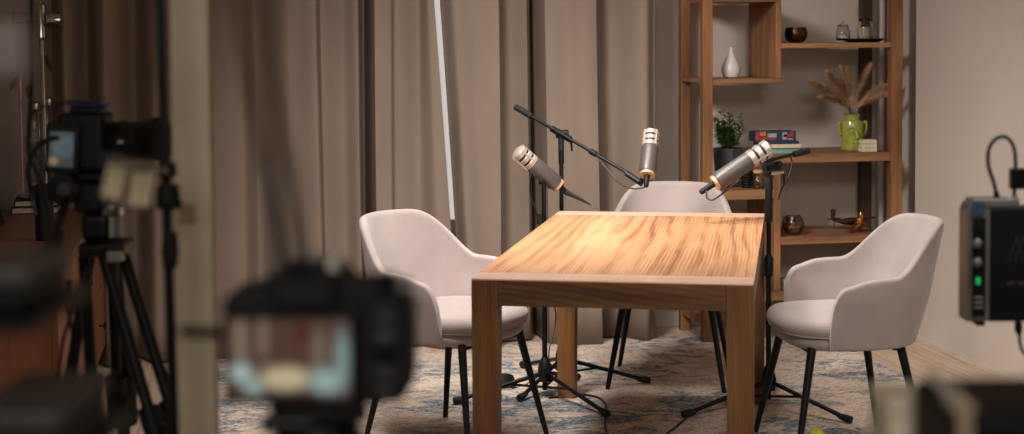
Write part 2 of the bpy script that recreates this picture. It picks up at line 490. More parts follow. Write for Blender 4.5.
# ------------------------------------------------------------------ chairs
def make_chair(label, loc, rz):
    """front of the chair is local +Y"""
    t = thing('armchair', label, 'chair', loc, rz, 'velvet armchairs around the table')
    # shell
    rx, ry, ya = .266, .235, .145
    N = 64; NV = 12
    plan = []
    for i in range(N + 1):
        s = -1 + 2 * i / N
        plan.append(s)
    def P(s):
        a = abs(s); sg = 1 if s > 0 else -1
        if a > .66:
            k = (a - .66) / .34
            return sg * (rx - .016 * k * k), ya * k, PI / 2
        th = a / .66 * PI / 2
        return sg * rx * max(0, math.sin(th)) ** .86, -ry * max(0, math.cos(th)) ** .80, th
    def top(s):
        a = abs(s)
        if a < .14: return .802 - .002 * (a / .14) ** 2
        if a < .60:
            k = min(1, (a - .14) / .43) ** 1.75; k = k * k * (3 - 2 * k)
            return .800 * (1 - k) + .628 * k
        if a < .82:
            k = (a - .60) / .22
            return .628 - .025 * k ** 1.5
        k = (a - .82) / .18
        return .39 + (.603 - .39) * math.sqrt(max(0, 1 - k ** 2.3))
    m = MB(); g = []
    for i, s in enumerate(plan):
        x, y, th = P(s); zt = top(s); zb = .385; col = []
        back = math.cos(th) if abs(s) <= .66 else 0
        for j in range(NV + 1):
            v = j / NV; z = zb + (max(zt, zb + .035) - zb) * v
            q = max(0, (z - .345) / .48)
            lean = .105 * max(0, back) ** .7 * (q ** 1.25)
            sc = .86 + .14 * min(1, q / .45) ** .6 + .03 * q
            xx = x * sc * (1 - .08 * max(0, q - .55) * 2.2)
            fy = (y * (.90 + .10 * min(1, q / .4)) - lean)
            if y > 0: fy = y * (.82 + .18 * min(1, q / .5))
            col.append(m.bm.verts.new((xx, fy, z)))
        g.append(col)
    for i in range(N):
        for j in range(NV):
            m.bm.faces.new((g[i][j], g[i + 1][j], g[i + 1][j + 1], g[i][j + 1]))
    m.build('backrest_shell', velvet, t, sub=2, solid=.030)
    # base of the shell under the seat
    def slab(z0, z1, fx, fy0, fy1, n=3.2, puff=.02, rings=9, K=48):
        mb = MB(); cyc = (fy0 + fy1) / 2; hy = (fy1 - fy0) / 2; prev = None
        prof = []
        for k in range(rings):
            a = -PI / 2 + PI * k / (rings - 1); prof.append((math.cos(a), math.sin(a)))
        rr = []
        for (c, sn) in [(-.6, -1)] + prof + [(-.6, 1)]:
            z = (z0 + z1) / 2 + sn * (z1 - z0) / 2
            inset = puff * (1 - max(c, 0)) if c >= 0 else hy * .6
            ring = []
            for k in range(K):
                th = 2 * PI * k / K
                cx = math.copysign(abs(math.cos(th)) ** (2 / n), math.cos(th)); sy = math.copysign(abs(math.sin(th)) ** (2 / n), math.sin(th))
                zz = z + (.008 if (c < 0 and sn > 0) else 0)
                ring.append(mb.bm.verts.new((cx * (fx - inset), cyc + sy * (hy - inset), zz)))
            rr.append(ring)
        for a, b in zip(rr, rr[1:]):
            for k in range(K): mb.bm.faces.new((a[k], a[(k + 1) % K], b[(k + 1) % K], b[k]))
        mb.bm.faces.new(rr[0][::-1]); mb.bm.faces.new(rr[-1])
        return mb
    slab(.375, .428, .232, -.20, .225, 2.8, .03).build('seat_base', velvet, t)
    slab(.415, .482, .236, -.205, .25, 2.7, .032).build('seat', velvet, t)
    pp = []
    for k in range(65):
        th = 2 * PI * k / 64; n = 2.7
        pp.append((math.copysign(abs(math.cos(th)) ** (2 / n), math.cos(th)) * .228, .02 + math.copysign(abs(math.sin(th)) ** (2 / n), math.sin(th)) * .2205, .424))
    MB().tube(pp, .0035, 6, False).build('piping', velvet, t)
    for sx in (-1, 1):
        for sy in (-1, 1):
            MB().tube([(sx * .170, .010 + sy * .155, .385), (sx * .236, .010 + sy * .230, 0)], [.0155, .0095], 14).build('leg', black_metal, t)
    fr = MB()
    fr.box((0, .015, .371), (.33, .022, .012)).box((0, .165, .371), (.33, .022, .012)).box((0, -.135, .371), (.33, .022, .012))
    fr.build('seat_frame', black_metal, t, smooth=False)
    return t
# camera-frame headings: angle of the chair's front measured from "right of camera"
def heading(deg):   # world z-rotation that turns local +Y towards camera-frame direction deg (0 = right, 90 = away)
    return math.radians(deg - 90) - PSI
CH_L = make_chair('pale pink-grey velvet armchair tucked at the left long side of the table', W(-.215, 5.67, RZ), heading(-35))
CH_M = make_chair('pale velvet armchair facing the camera from behind the far table end', W(.655, 6.64, RZ), heading(-100))
CH_R = make_chair('pale velvet armchair on the right, side-on, with its arm towards the camera', W(1.145, 5.53, RZ), heading(188))

# ------------------------------------------------------------------ microphone stands
def tripod_stand(label, c, feet, hub_z, pole_top, boom=None, tilt=None):
    t = thing('microphone_stand', label, 'microphone stand', c, 0, 'tripod microphone stands')
    o = Vector(c)
    L = lambda p: Vector(p) - o
    MB().tube([(0, 0, hub_z - .085), (0, 0, pole_top * .62)], .0105, 14).build('lower_pole', black_metal, t)
    MB().tube([(0, 0, pole_top * .58), (0, 0, pole_top)], .0092, 12).build('upper_pole', black_metal, t)
    MB().lathe([(.011, pole_top * .60 - .04), (.017, pole_top * .60 - .035), (.018, pole_top * .60 + .03), (.012, pole_top * .60 + .045)], 20).build('height_clutch', black_plastic, t)
    MB().lathe([(.011, hub_z - .055), (.026, hub_z - .05), (.028, hub_z), (.02, hub_z + .03), (.012, hub_z + .045)], 20).build('hub', black_plastic, t)
    MB().tube([(.0, -.02, hub_z), (.0, -.05, hub_z)], [.008, .014], 12).build('knob', black_plastic, t)
    for f in feet:
        f = L(f); f.z = 0
        d = f.normalized()
        lg = MB().tube([d * .02 + Vector((0, 0, hub_z - .02)), f + Vector((0, 0, .018))], .0085, 10).build('leg', black_metal, t)
        st = MB().tube([f - d * .03 + Vector((0, 0, .0225)), f + Vector((0, 0, .018)), f + d * .022 + Vector((0, 0, .0155))], [.0105, .0145, .0135], 12)
        st.build('rubber_foot', black_rubber, lg)
        mid = f * .42 + Vector((0, 0, hub_z * .55))
        MB().tube([Vector((0, 0, hub_z - .075)), mid], .005, 8).build('brace', black_metal, t)
    if boom:
        a, b = L(boom[0]), L(boom[1]); d = (b - a).normalized()
        MB().tube([a, b], .0068, 10).build('boom_arm', black_metal, t)
        MB().tube([a - d * .02, a - d * .02 + d * .09], .0135, 12).build('boom_grip', black_rubber, t)
        piv = L(boom[2])
        jt = MB(); jt.tube([Vector((0, 0, pole_top - .05)), piv], .012, 12); jt.tube([piv - d * .05, piv + d * .05], .014, 12)
        jt.tube([piv + Vector((-.02, 0, 0)), piv + Vector((.03, 0, 0))], .018, 14)
        jt.build('swivel_joint', black_plastic, t)
        tt = MB(); tt.tube([piv + Vector((.0, -.02, -.005)), piv + Vector((.035, -.03, -.02)), piv + Vector((.04, -.03, -.07))], [.006, .006, .004], 8)
        tt.build('wing_screw', black_metal, t)
        for k in (.62,) if len(boom) > 3 else ():
            q = a + (b - a) * k; MB().tube([q - d * .015, q + d * .015], .0125, 12).build('cable_clip', black_plastic, t)
    return t, L

def make_mic(label, head, tail, group='studio microphones', cable=None, scale=1.0, cmat=None, crad=.0034):
    d = head - tail; ln = d.length
    q = Vector((0, 0, 1)).rotation_difference(d.normalized())
    t = thing('microphone', label, 'microphone', tail, 0, group, quat=q)
    R = .0345 * scale; k = ln
    z = lambda f: f * k
    MB().lathe([(R * .80, z(.07)), (R * .88, z(.085)), (R * .90, z(.10)), (R, z(.13)), (R, z(.62)), (R * .97, z(.635))], 36).build('body', mic_grey, t)
    rb = MB()
    for i in range(9):
        zz = z(.17 + i * .05)
        rb.lathe([(R * 1.0, zz - .0012), (R * 1.01, zz), (R * 1.0, zz + .0012)], 36)
    rb.build('body_ribs', mic_grey, t)
    MB().lathe([(R * .90, z(.62)), (R * .90, z(.955)), (0, z(.958))], 32).build('inner_grille', mic_dark, t)
    hd = MB()
    for a, b in ((.635, .72), (.755, .835), (.87, .96)):
        hd.lathe([(R * .93, z(a)), (R * 1.0, z(a + .008)), (R * 1.0, z(b - .008)), (R * .95, z(b)), (R * .80, z(b) + .0001)], 36)
    hd.build('head_band', steel, t)
    for s in range(4):
        a = s * PI / 2 + .4
        MB().box((R * .96 * math.cos(a), R * .96 * math.sin(a), z(.80)), (.007, .007, z(.31)), M=None).build('head_strut', steel, t, smooth=False)
    MB().lathe([(R * .86, z(.965)), (R * .6, z(.985)), (0, z(1.0))], 32).build('cap', steel, t)
    MB().lathe([(R * .62, z(.028)), (R * .84, z(.032)), (R * .86, z(.072)), (R * .8, z(.078))], 32).build('end_ring', copper, t)
    MB().lathe([(.008, z(-.20)), (.0105, z(-.18)), (.0115, z(-.02)), (.0125, z(.035)), (.0125, z(.05))], 20).build('plug', black_plastic, t)
    if cable:
        M = (Matrix.Translation(tail) @ q.to_matrix().to_4x4()).inverted()
        MB().tube([M @ p for p in smooth_path(cable, 8)], crad, 8).build('cable', cmat or grey_cable_m, t)
    return t

# stand holding the left microphone
cA = on(545, 397, RZ)
tA, LA = tripod_stand('black microphone stand holding the left microphone, its feet behind the left table leg', cA,
    [on(604.5, 417, RZ), on(459, 404.5, RZ), on(576, 381, RZ)], .115, at(541, 182, 6.40).z)
ZA = 6.36
tipA, tailA = at(516, 150, 6.30), at(560, 187, ZA)
piv = at(541.5, 176, 6.40)
mh = MB(); mh.tube([LA(at(541, 184, 6.40)), LA(piv)], .010, 12); mh.tube([LA(at(533, 172, 6.38)), LA(at(552, 182, 6.40))], .0135, 12)
mh.tube([LA(at(553, 180, 6.40)), LA(at(557, 190, 6.40))], [.006, .008], 8)
mh.build('microphone_clip', black_plastic, tA)
make_mic('grey studio microphone furthest left, pointing up and to the left', tipA, tailA,
         cable=[tailA + (tailA - tipA) * .14, at(578, 198, 6.34), at(591, 205, 6.33)], cmat=black_plastic, crad=[.0125, .0025])
MB().tube([LA(p) for p in smooth_path([at(535, 172, 6.36), at(531, 180, 6.38), at(531, 195, 6.4), at(536, 212, 6.4), at(540, 226, 6.4)], 6)], .0035, 8).build('cable', cable_m, tA)
MB().tube([LA(at(541, 214, 6.4)), LA(at(541, 224, 6.4))], .017, 14).build('pole_sleeve', black_rubber, tA)
# stand with the long boom
ZB = 6.66
cB = on(562.5, 386, RZ)
bA, bB, bP = at(519, 109, 6.74), at(641, 181, 6.42), at(561, 134, 6.66)
tB, LB = tripod_stand('black boom microphone stand with the long slanting arm over the table', cB,
    [on(645, 384, RZ), on(522, 401, RZ), on(524, 368.5, RZ)], .13, at(560, 150, ZB).z, boom=(bA, bB, bP, 1))
hb, tb = at(651.5, 131, 6.47), at(647, 177, 6.33)
ck = MB(); ck.tube([LB(at(626, 173, 6.45)), LB(at(641, 183, 6.42)), LB(at(645, 174, 6.38))], [.012, .014, .012], 12)
ck.build('microphone_clip', mic_dark, tB)
make_mic('grey studio microphone in the middle, upright at the end of the long boom', hb, tb,
         cable=[tb + (tb - hb) * .12, at(645, 187, 6.31), at(632, 188.5, 6.36), at(618, 182, 6.44), at(606, 168, 6.5), at(597, 157, 6.53)])
# right stand
ZC = 6.2
cC = on(768.5, 409, RZ)
pC = at(772, 166, ZC)
bA, bB, bP = at(805, 151.5, 6.32), at(747, 166, 6.06), pC
tC, LC = tripod_stand('black microphone stand holding the right microphone, beside the right table edge', cC,
    [on(688, 418, RZ), on(846, 423, RZ), on(773, 388, RZ)], .125, pC.z - .02, boom=(bA, bB, bP))
sl = LC(at(771, 175, ZC)); sb = LC(at(771, 218, ZC))
MB().tube([(0, 0, sl.z), (0, 0, sb.z)], .0145, 16).build('pole_sleeve', black_rubber, tC)
hc, tcc = at(771, 146, 5.96), at(712, 185, 5.92)
ck = MB(); ck.tube([LC(at(747, 166, 6.06)), LC(at(742, 167, 6.0))], .012, 12); ck.build('microphone_clip', black_plastic, tC)
MB().tube([LC(at(764, 174, 6.1)), LC(at(783, 172, 6.15))], [.011, .007], 10).build('wing_screw', chrome, tC)
MB().tube([LC(p) for p in smooth_path([at(790, 156, 6.27), at(792, 164, 6.24), at(788, 178, 6.2), at(782, 188, 6.2), at(778, 200, 6.2)], 6)], .003, 8).build('cable', cable_m, tC)
make_mic('grey studio microphone furthest right, slanting down to the table corner', hc, tcc,
         cable=[tcc + (tcc - hc) * .1, at(706.5, 193, 5.9), at(707.5, 198.5, 5.9), at(714, 199.5, 5.9), at(727, 190, 5.96), at(739, 180, 6.02)])

# floor cables
def cable(label, pts, r=.0035, mat=None, n=8):
    o = MB().tube(smooth_path(pts, n), r, 8).build('cable', mat or cable_m)
    return tag(o, label, 'cable', 'black cables')
rr = .0042
cable('black cable looping over the rug from the left stand to the frame bottom', [on(x, y, RZ + rr) for x, y in ((549, 398), (563, 396), (580, 394.5), (595, 396.5), (604, 402), (606.5, 412), (605, 425), (610, 440), (620, 455))], rr)
cable('black cable trailing from the right stand foot across the rug', [on(x, y, RZ + rr) for x, y in ((690, 414.5), (684, 420), (676, 427), (668, 433), (655, 446))], rr)
cable('thin cable running down the left stand pole to the rug', [at(551, 225, 6.5), at(552, 290, 6.5), at(556, 318, 6.5), at(550, 345, 6.45), at(548, 360, 6.4), at(543, 372, 6.38), on(525, 385, RZ + .005), on(512, 388, RZ + .005)], .003)
# coil
cc = on(503, 386, RZ); m = MB()
for k in range(5):
    m.tube([(cc.x + .052 * (1 - k * .04) * math.cos(a * PI / 12), cc.y + .052 * (1 - k * .04) * math.sin(a * PI / 12) + .004 * k, RZ + .006 + k * .0075) for a in range(25)], .0042, 8, False)
tag(m.build('cable_coil', cable_m), 'small coil of black cable on the rug behind the left table leg', 'cable')

# yellow ball at the lower frame edge
g = on(816.5, 437.5, RZ + .033); m = MB(); bmesh.ops.create_icosphere(m.bm, subdivisions=3, radius=.031)
o = m.build('ball', yellow_m); o.location = (g.x, g.y, RZ + .031)
tag(o, 'yellow felt ball on the rug, just cut by the lower frame edge', 'ball')
sm = MB(); sm.tube([(.0315 * math.cos(a) , .0315 * math.sin(a) * .8, .014 * math.sin(2 * a)) for a in [i * PI / 12 for i in range(25)]], .0009, 5, False).build('seam', ivory, o)

# ------------------------------------------------------------------ shelf unit
SB, SD = 7.134, .408      # front plane, depth
def fx(px, py=200): return onb(px, py, SB).x
def fz(px, py): return onb(px, py, SB).z
S0 = fx(708); S1 = fx(897, 120)
shelf = thing('shelf_unit', 'open wooden shelving unit with boxes at the right of the curtain', 'shelf', (S0, SB, 0))
def sbox(name, x0, x1, y0, y1, z0, z1, mat, bev=.003, par=shelf):
    return MB().box(((x0 + x1) / 2 - S0, (y0 + y1) / 2 - SB, (z0 + z1) / 2), (x1 - x0, y1 - y0, z1 - z0)).build(name, mat, par, smooth=False, bev=bev)
u = .048; ux0 = S0 - u / 2; ux1 = S1 - .028
TOPZ = 1.75
for x in (ux0, ux1):
    w = u if x == ux0 else .056
    sbox('upright', x, x + w, SB, SB + u, 0, TOPZ, shelf_z)
    sbox('upright', x, x + w, SB + SD - u, SB + SD, 0, TOPZ, shelf_z if x == ux0 else dark_wood)
    if x == ux0: sbox('side_rail', x + .004, x + w - .004, SB + u + .0005, SB + SD - u - .0005, fz(708, 83.5), fz(708, 79), shelf_x)
    sbox('side_rail', x + .004, x + w - .004, SB + u + .0005, SB + SD - u - .0005, TOPZ - .05, TOPZ - .005, shelf_x)
    sbox('side_rail', x + .004, x + w - .004, SB + u + .0005, SB + SD - u - .0005, .08, .13, shelf_x)
ix0, ix1 = ux0 + u + .0005, ux1 - .0005
bx = fx(779, 80); bt = .026   # right panel of the upper box (front edge 776-782)
z79, z83 = fz(745, 79.0), fz(745, 83.8)
d0, d1 = SB + .006, SB + SD - .006
# upper box
sbox('shelf_board', ix0, bx + bt / 2, d0, d1, z83, z79, shelf_x)
sbox('side_panel', bx - bt / 2, bx + bt / 2, d0, d1, z79 + .0003, fz(779, 2), shelf_z)
sbox('shelf_board', ix0, bx + bt / 2, d0, d1, fz(745, 2) + .0003, fz(745, -3), shelf_x)
# board upper right
zu1, zu0 = fz(830, 42.8), fz(830, 48)
sbox('shelf_board', bx + bt / 2 + .0003, ix1, d0, d1, zu0, zu1, shelf_x)
# middle board right
px_ = fx(778, 200)
zm1, zm0 = fz(830, 153.5), fz(830, 162.3)
sbox('shelf_board', px_ - .016, ix1, d0, d1, zm0, zm1, shelf_x)
# lower left board
zl1, zl0 = fz(740, 190.5), fz(740, 200)
zb1, zb0 = fz(820, 236.5), fz(820, 244)
zf1, zf0 = fz(780, 291), fz(780, 301)
sbox('side_panel', px_ - .016, px_ + .016, d0, d1, zf1 + .0003, zm0 - .0003, shelf_z)
sbox('shelf_board', ix0, px_ - .0163, d0, d1, zl0, zl1, shelf_x)
sbox('shelf_board', px_ + .0163, ix1, d0, d1, zb0, zb1, shelf_x)
sbox('shelf_board', ix0, ix1, d0, d1, zf0, zf1, shelf_x)

def shelf_pt(px, py_front, dy, z):
    """a spot on a board at depth dy behind the front edge, seen at column px"""
    p = onb(px, py_front, SB + dy); return Vector((p.x, SB + dy, z))
def gl(name, prof, p, mat, label, cat, seg=32, group=None):
    o = MB().lathe(prof, seg).build(name, mat); o.location = p
    return tag(o, label, cat, group)
# white teardrop vase
gl('vase', [(.022, 0), (.036, .006), (.046, .03), (.045, .05), (.033, .08), (.018, .107), (.0095, .135), (.0075, .147), (.0055, .147), (.005, .13)], shelf_pt(731, 79, .17, z79 + .0005), white_cer,
   'small white teardrop vase in the upper left box of the shelf', 'vase')
# bronze bowl
o = gl('bowl', [(.02, 0), (.04, .006), (.054, .03), (.055, .05), (.047, .074), (.043, .074), (.049, .05), (.047, .032), (.03, .01), (0, .009)], shelf_pt(796, 43, .16, zu1 + .0005), bronze,
       'dark bronze bowl at the left end of the top right shelf board', 'bowl')
# tray with jars
p = shelf_pt(863, 43, .15, zu1 + .0005)
m = MB(); m.lathe([(.07, 0), (.09, .004), (.112, .016), (.108, .018), (.085, .008), (0, .007)], 36, sy=.55)
o = m.build('tray', black_plastic); o.location = p; tag(o, 'dark shallow oval tray under the jars on the top right board', 'tray')
pj = shelf_pt(843, 43, .13, zu1 + .0095)
j = thing('glass_jar', 'small clear glass jar on the dark tray, the left of the two', 'jar', pj, 0, 'glass jars on the top right board')
MB().lathe([(.028, 0), (.034, .008), (.034, .045), (.026, .06), (.026, .066), (.023, .066), (.023, .06), (.031, .044), (.031, .01), (0, .005)], 28).build('jar_body', clear, j)
MB().lathe([(.027, .0665), (.028, .07), (.02, .078), (.006, .082), (.008, .09), (0, .094)], 24).build('lid', clear, j)
MB().lathe([(.0, .008), (.026, .010), (.027, .026), (.012, .034), (0, .036)], 20).build('contents', white_cer, j)
pj = shelf_pt(865, 43, .15, zu1 + .0095)
j = thing('glass_jar', 'taller glass jar with pale contents and brown lid on the dark tray', 'jar', pj, 0, 'glass jars on the top right board')
MB().lathe([(.03, 0), (.036, .008), (.036, .075), (.029, .09), (.026, .09), (.033, .074), (.033, .01), (0, .005)], 28).build('jar_body', clear, j)
MB().lathe([(.0, .006), (.030, .008), (.030, .062), (0, .066)], 24).build('contents', ivory, j)
MB().lathe([(.030, .0905), (.031, .105), (.02, .112), (0, .113)], 24).build('lid', bronze, j)
# thin bottle behind
# green face vase
pv = shelf_pt(852, 154, .13, zm1 + .0005)
v = thing('vase', 'green glazed vase shaped like a face with ears, holding dried grass', 'vase', pv)
MB().lathe([(.046, 0), (.052, .006), (.053, .03), (.051, .06), (.054, .1), (.053, .125), (.047, .145), (.036, .15), (.036, .168), (.04, .175), (.036, .176), (.031, .165), (.031, .15), (.04, .13), (.04, .02), (0, .015)], 40).build('vase_body', green_cer, v)
fc = MB()
fc.tube([(-.004, -.046, .105), (.0, -.06, .085), (.0, -.064, .07), (.0, -.05, .062)], [.006, .008, .011, .006], 10)
fc.tube([(-.02, -.049, .045), (0, -.056, .042), (.02, -.049, .045)], [.004, .007, .004], 8)
for s in (-1, 1):
    fc.tube([(s * .034, -.043, .108), (s * .02, -.053, .114), (s * .008, -.054, .108)], [.003, .005, .003], 8)
    fc.lathe([(0, -.004), (.008, -.002), (.009, .002), (0, .005)], 14, along((s * .02, -.050, .096), (s * .3, -1, 0)))
fc.build('face_relief', green_cer, v)
for s in (-1, 1):
    MB().tube(smooth_path([(s * .048, 0, .125), (s * .066, -.005, .14), (s * .070, -.005, .115), (s * .063, -.005, .085), (s * .05, 0, .075)], 5), [.007] * 21, 10).build('ear', green_cer, v)
# pampas
def pampas(i, tipx, tipy, dz, wid):
    b0 = pv + Vector((random.uniform(-.012, .012), random.uniform(-.01, .01), .03))
    tip = onb(tipx, tipy, pv.y + dz)
    t = thing('pampas_stem', 'dried pampas grass stem fanning out of the green vase', 'dried grass', b0, 0, 'dried grass in the green vase')
    v_ = tip - b0; neck = Vector((b0.x + v_.x * .05, b0.y + v_.y * .05, pv.z + .18)) - b0
    path = smooth_path([(0, 0, 0), neck, neck + (v_ - neck) * .45 + Vector((0, 0, .025)), v_], 6)
    MB().tube(path, [.0016, .0008], 6).build('stem', stem_m, t)
    m = MB(); rnd = random.Random(i)
    n = len(path)
    for k in range(900):
        f = rnd.uniform(.40, 1.0); q = f * (n - 1); a = path[int(q)].lerp(path[min(int(q) + 1, n - 1)], q - int(q))
        d = (path[min(int(q) + 1, n - 1)] - path[max(int(q) - 1, 0)]).normalized()
        w_ = wid * math.sin(PI * (f - .36) / .68) ** .7
        side = Vector((rnd.gauss(0, 1), rnd.gauss(0, 1), rnd.gauss(0, 1))); side = (side - d * side.dot(d)).normalized()
        e = a + d * rnd.uniform(.02, .05) + side * w_ * rnd.uniform(.5, 1) + Vector((0, 0, -.008))
        mid = a.lerp(e, .5) + side * .003
        wv = side.cross(d) * .00045
        m.quad(a - wv, a + wv, mid + wv * 1.2, mid - wv * 1.2); m.quad(mid - wv * 1.2, mid + wv * 1.2, e + wv * .3, e - wv * .3)
    m.build('plume', pampas_m, t)
for i, (tx, ty, dz, w_) in enumerate(((814, 82, .0, .014), (821, 86, .08, .014), (829, 73, -.03, .013), (842, 71, .03, .011), (848, 72, -.05, .011), (870, 66, .02, .013), (890, 83, .04, .016), (893, 92, -.04, .015), (824, 96, -.05, .012), (836, 80, .06, .012))):
    pampas(i, tx, ty, dz, w_ * 2.7)
# checkered cream block: stacked cubes
pk = shelf_pt(867.5, 155, .06, zm1 + .0005); m = MB(); s_ = .0185
for i in range(4):
    for j_ in range(3):
        for k in range(3): m.box(((i - 1.5) * s_, (j_ - 1) * s_, (k + .5) * s_ * 1.05), (s_ * .94, s_ * .94, s_ * .98), bev=.0015)
o = m.build('candle_block', ivory, smooth=False); o.location = pk
tag(o, 'cream cube candle with a gridded surface, right of the green vase', 'candle')
# books
def book(px0, px1, dy, z0, th, dep, cover, label, extra=None, cat='book'):
    x0 = onb(px0, 150, SB + dy).x; x1 = onb(px1, 150, SB + dy).x
    b = thing('book' if cat == 'book' else 'game_box', label, cat, (x0, SB + dy, z0), 0, 'books stacked on the middle board' if cat == 'book' else None)
    w_ = x1 - x0
    if cat == 'book':
        MB().box((w_ / 2, dep / 2 + .003, th / 2), (w_ - .006, dep - .006, th - .006)).build('pages', ivory, b, smooth=False)
        c = MB(); c.box((w_ / 2, dep / 2, .0015), (w_, dep, .003)).box((w_ / 2, dep / 2, th - .0015), (w_, dep, .003)).box((w_ / 2, .0015, th / 2), (w_, .003, th - .006))
        c.build('cover', cover, b, smooth=False)
    else:
        MB().box((w_ / 2, dep / 2, th / 2), (w_, dep, th)).build('carton', cover, b, smooth=False, bev=.001)
        for (a, c_, z_, h_, mt) in extra:
            MB().box((w_ * (a + c_) / 2, -.0008, z_ + h_ / 2), (w_ * (c_ - a), .0016, h_)).build('printed_panel', mt, b, smooth=False)
    return z0 + th
z_ = book(764, 799, .06, zm1 + .0005, .026, .12, teal_m, 'pale teal book at the bottom of the stack on the middle board')
z_ = book(762, 801, .05, z_ + .0003, .017, .12, ivory, 'cream book in the middle of the stack, above the teal one')
z_ = book(760, 799, .06, z_ + .0003, .014, .11, navy_m, 'navy book under the printed box in the stack')
orange_m = simple('orange_print', (190, 110, 50), .6); greyp = simple('grey_print', (150, 140, 140), .6)
book(755, 796, .06, z_ + .0003, .048, .09, navy_m, 'navy, red and orange printed box lying on top of the book stack', cat='box', extra=[
    (.02, .10, .004, .042, red_m), (.12, .26, .026, .02, orange_m), (.12, .34, .008, .012, red_m), (.30, .52, .018, .02, greyp), (.36, .5, .006, .008, red_m), (.66, .78, .008, .034, greyp), (.70, .95, .02, .012, red_m), (.80, .92, .006, .008, greyp), (.86, .93, .034, .012, red_m)])
# potted plant
pp_ = shelf_pt(728, 191, .2, zl1 + .0005)
pl = thing('potted_plant', 'leafy green plant in a dark slate pot behind the left shelf upright', 'plant', pp_)
MB().lathe([(.055, 0), (.06, .005), (.074, .15), (.076, .185), (.069, .185), (.066, .15), (0, .145)], 8).build('pot', slate_m, pl, smooth=False, bev=.004)
stm = MB(); lv = MB(); rnd = random.Random(3)
for i in range(30):
    a = rnd.uniform(0, 2 * PI); r_ = rnd.uniform(.02, .10); hh = rnd.uniform(.23, .365)
    tip = Vector((r_ * math.cos(a), r_ * math.sin(a), hh)); b0 = Vector((tip.x * .2, tip.y * .2, .145))
    stm.tube([b0, b0.lerp(tip, .5) + Vector((0, 0, .02)), tip], [.002, .001], 5)
    for k in range(26):
        f = rnd.uniform(.35, 1.05); p0 = b0.lerp(tip, f)
        d = Vector((rnd.gauss(0, 1), rnd.gauss(0, 1), rnd.uniform(-.2, 1))).normalized(); l_ = rnd.uniform(.022, .036)
        sd = d.cross(Vector((0, 0, 1)))
        sd = sd.normalized() * .0065 if sd.length > .01 else Vector((.006, 0, 0))
        m1 = p0 + d * l_ * .5 + Vector((0, 0, .003)); e = p0 + d * l_
        vs = [lv.bm.verts.new(x) for x in (p0, m1 - sd, e, m1 + sd, m1 + Vector((0, 0, -.003)))]
        lv.bm.faces.new((vs[0], vs[1], vs[4])); lv.bm.faces.new((vs[0], vs[4], vs[3])); lv.bm.faces.new((vs[1], vs[2], vs[4])); lv.bm.faces.new((vs[4], vs[2], vs[3]))
stm.build('stems', stem_m, pl); lv.build('leaves', leaf_m, pl)
# black ribbed bottle & corked jar on lower left board
m = MB(); prof = [(.024, 0)]
for k in range(6): prof += [(.031, .006 + k * .012), (.026, .012 + k * .012)]
prof += [(.02, .085), (0, .088)]
m.lathe(prof, 28); o = m.build('candle_holder', black_plastic); o.location = shelf_pt(747, 191, .12, zl1 + .0005)
tag(o, 'black ribbed candle holder between the slate pot and the corked jar', 'candle holder')
j = thing('glass_jar', 'clear glass jar with a cork lid on the lower left board', 'jar', shelf_pt(758, 191, .07, zl1 + .0005))
MB().lathe([(.022, 0), (.031, .006), (.033, .03), (.026, .055), (.017, .066), (.02, .072), (.016, .072), (.014, .066), (.023, .054), (.03, .03), (.028, .008), (0, .004)], 28).build('jar_body', clear, j)
MB().lathe([(.017, .0725), (.023, .074), (.023, .088), (0, .089)], 24).build('lid', simple('cork', (190, 140, 96), .8), j)
# glass terrarium with dark leaves
pg = shelf_pt(793, 237, .1, zb1 + .0005)
t = thing('glass_bowl', 'round glass bowl with dark and copper decor on the low box shelf', 'bowl', pg)
MB().lathe([(.022, 0), (.036, .006), (.054, .04), (.05, .07), (.036, .09), (.033, .09), (.046, .07), (.051, .04), (.034, .01), (0, .006)], 32).build('bowl_body', smoky, t)
MB().lathe([(.0, .012), (.03, .014), (.042, .034), (.03, .05), (0, .055)], 24).build('filling', copper, t)
lf = MB()
for k in range(11):
    a = k * .9 + .4; d = Vector((math.cos(a) * .06 - .012, math.sin(a) * .045, .05 + .045 * ((k * 7) % 5) / 4))
    c_ = Vector((0, 0, .05)); s2 = Vector((-d.y, d.x, .01)).normalized() * .011
    lf.quad(c_, c_.lerp(d, .55) + s2, d, c_.lerp(d, .55) - s2)
lf.build('leaves', dark_wood, t, solid=.0015)
# toy aeroplane
pa = shelf_pt(856, 237, .11, zb1 + .0005)
t = thing('toy_aeroplane', 'wood and brass model propeller aeroplane on the low box shelf', 'model aeroplane', pa, math.radians(-150))
MB().tube([(0, .005, .052), (0, -.03, .05), (0, -.08, .045), (0, -.14, .048)], [.019, .02, .014, .005], 14).build('fuselage', bronze, t)
MB().prism([(-.135, .060), (-.13, .066), (0, .063), (.13, .066), (.135, .060), (0, .056)], .042).build('wing', dark_wood, t, smooth=False)
MB().prism([(-.045, .052), (.045, .052), (.04, .056), (-.04, .056)], .025, T(0, -.135, 0)).build('tailplane', dark_wood, t, smooth=False)
MB().box((0, -.138, .075), (.004, .028, .05)).build('tail_fin', dark_wood, t, smooth=False, bev=.001)
MB().lathe([(.021, 0), (.022, .012), (.012, .022), (0, .028)], 20, along((0, .005, .052), (0, 1, 0))).build('nose', brass, t)
for k in range(3):
    a = PI / 2 + k * 2 * PI / 3
    MB().tube([Vector((0, .028, .052)), Vector((.025 * math.cos(a), .03, .052 + .025 * math.sin(a))), Vector((.045 * math.cos(a), .028, .052 + .045 * math.sin(a)))], [.005, .011, .005], 8).build('propeller_blade', brass, t)
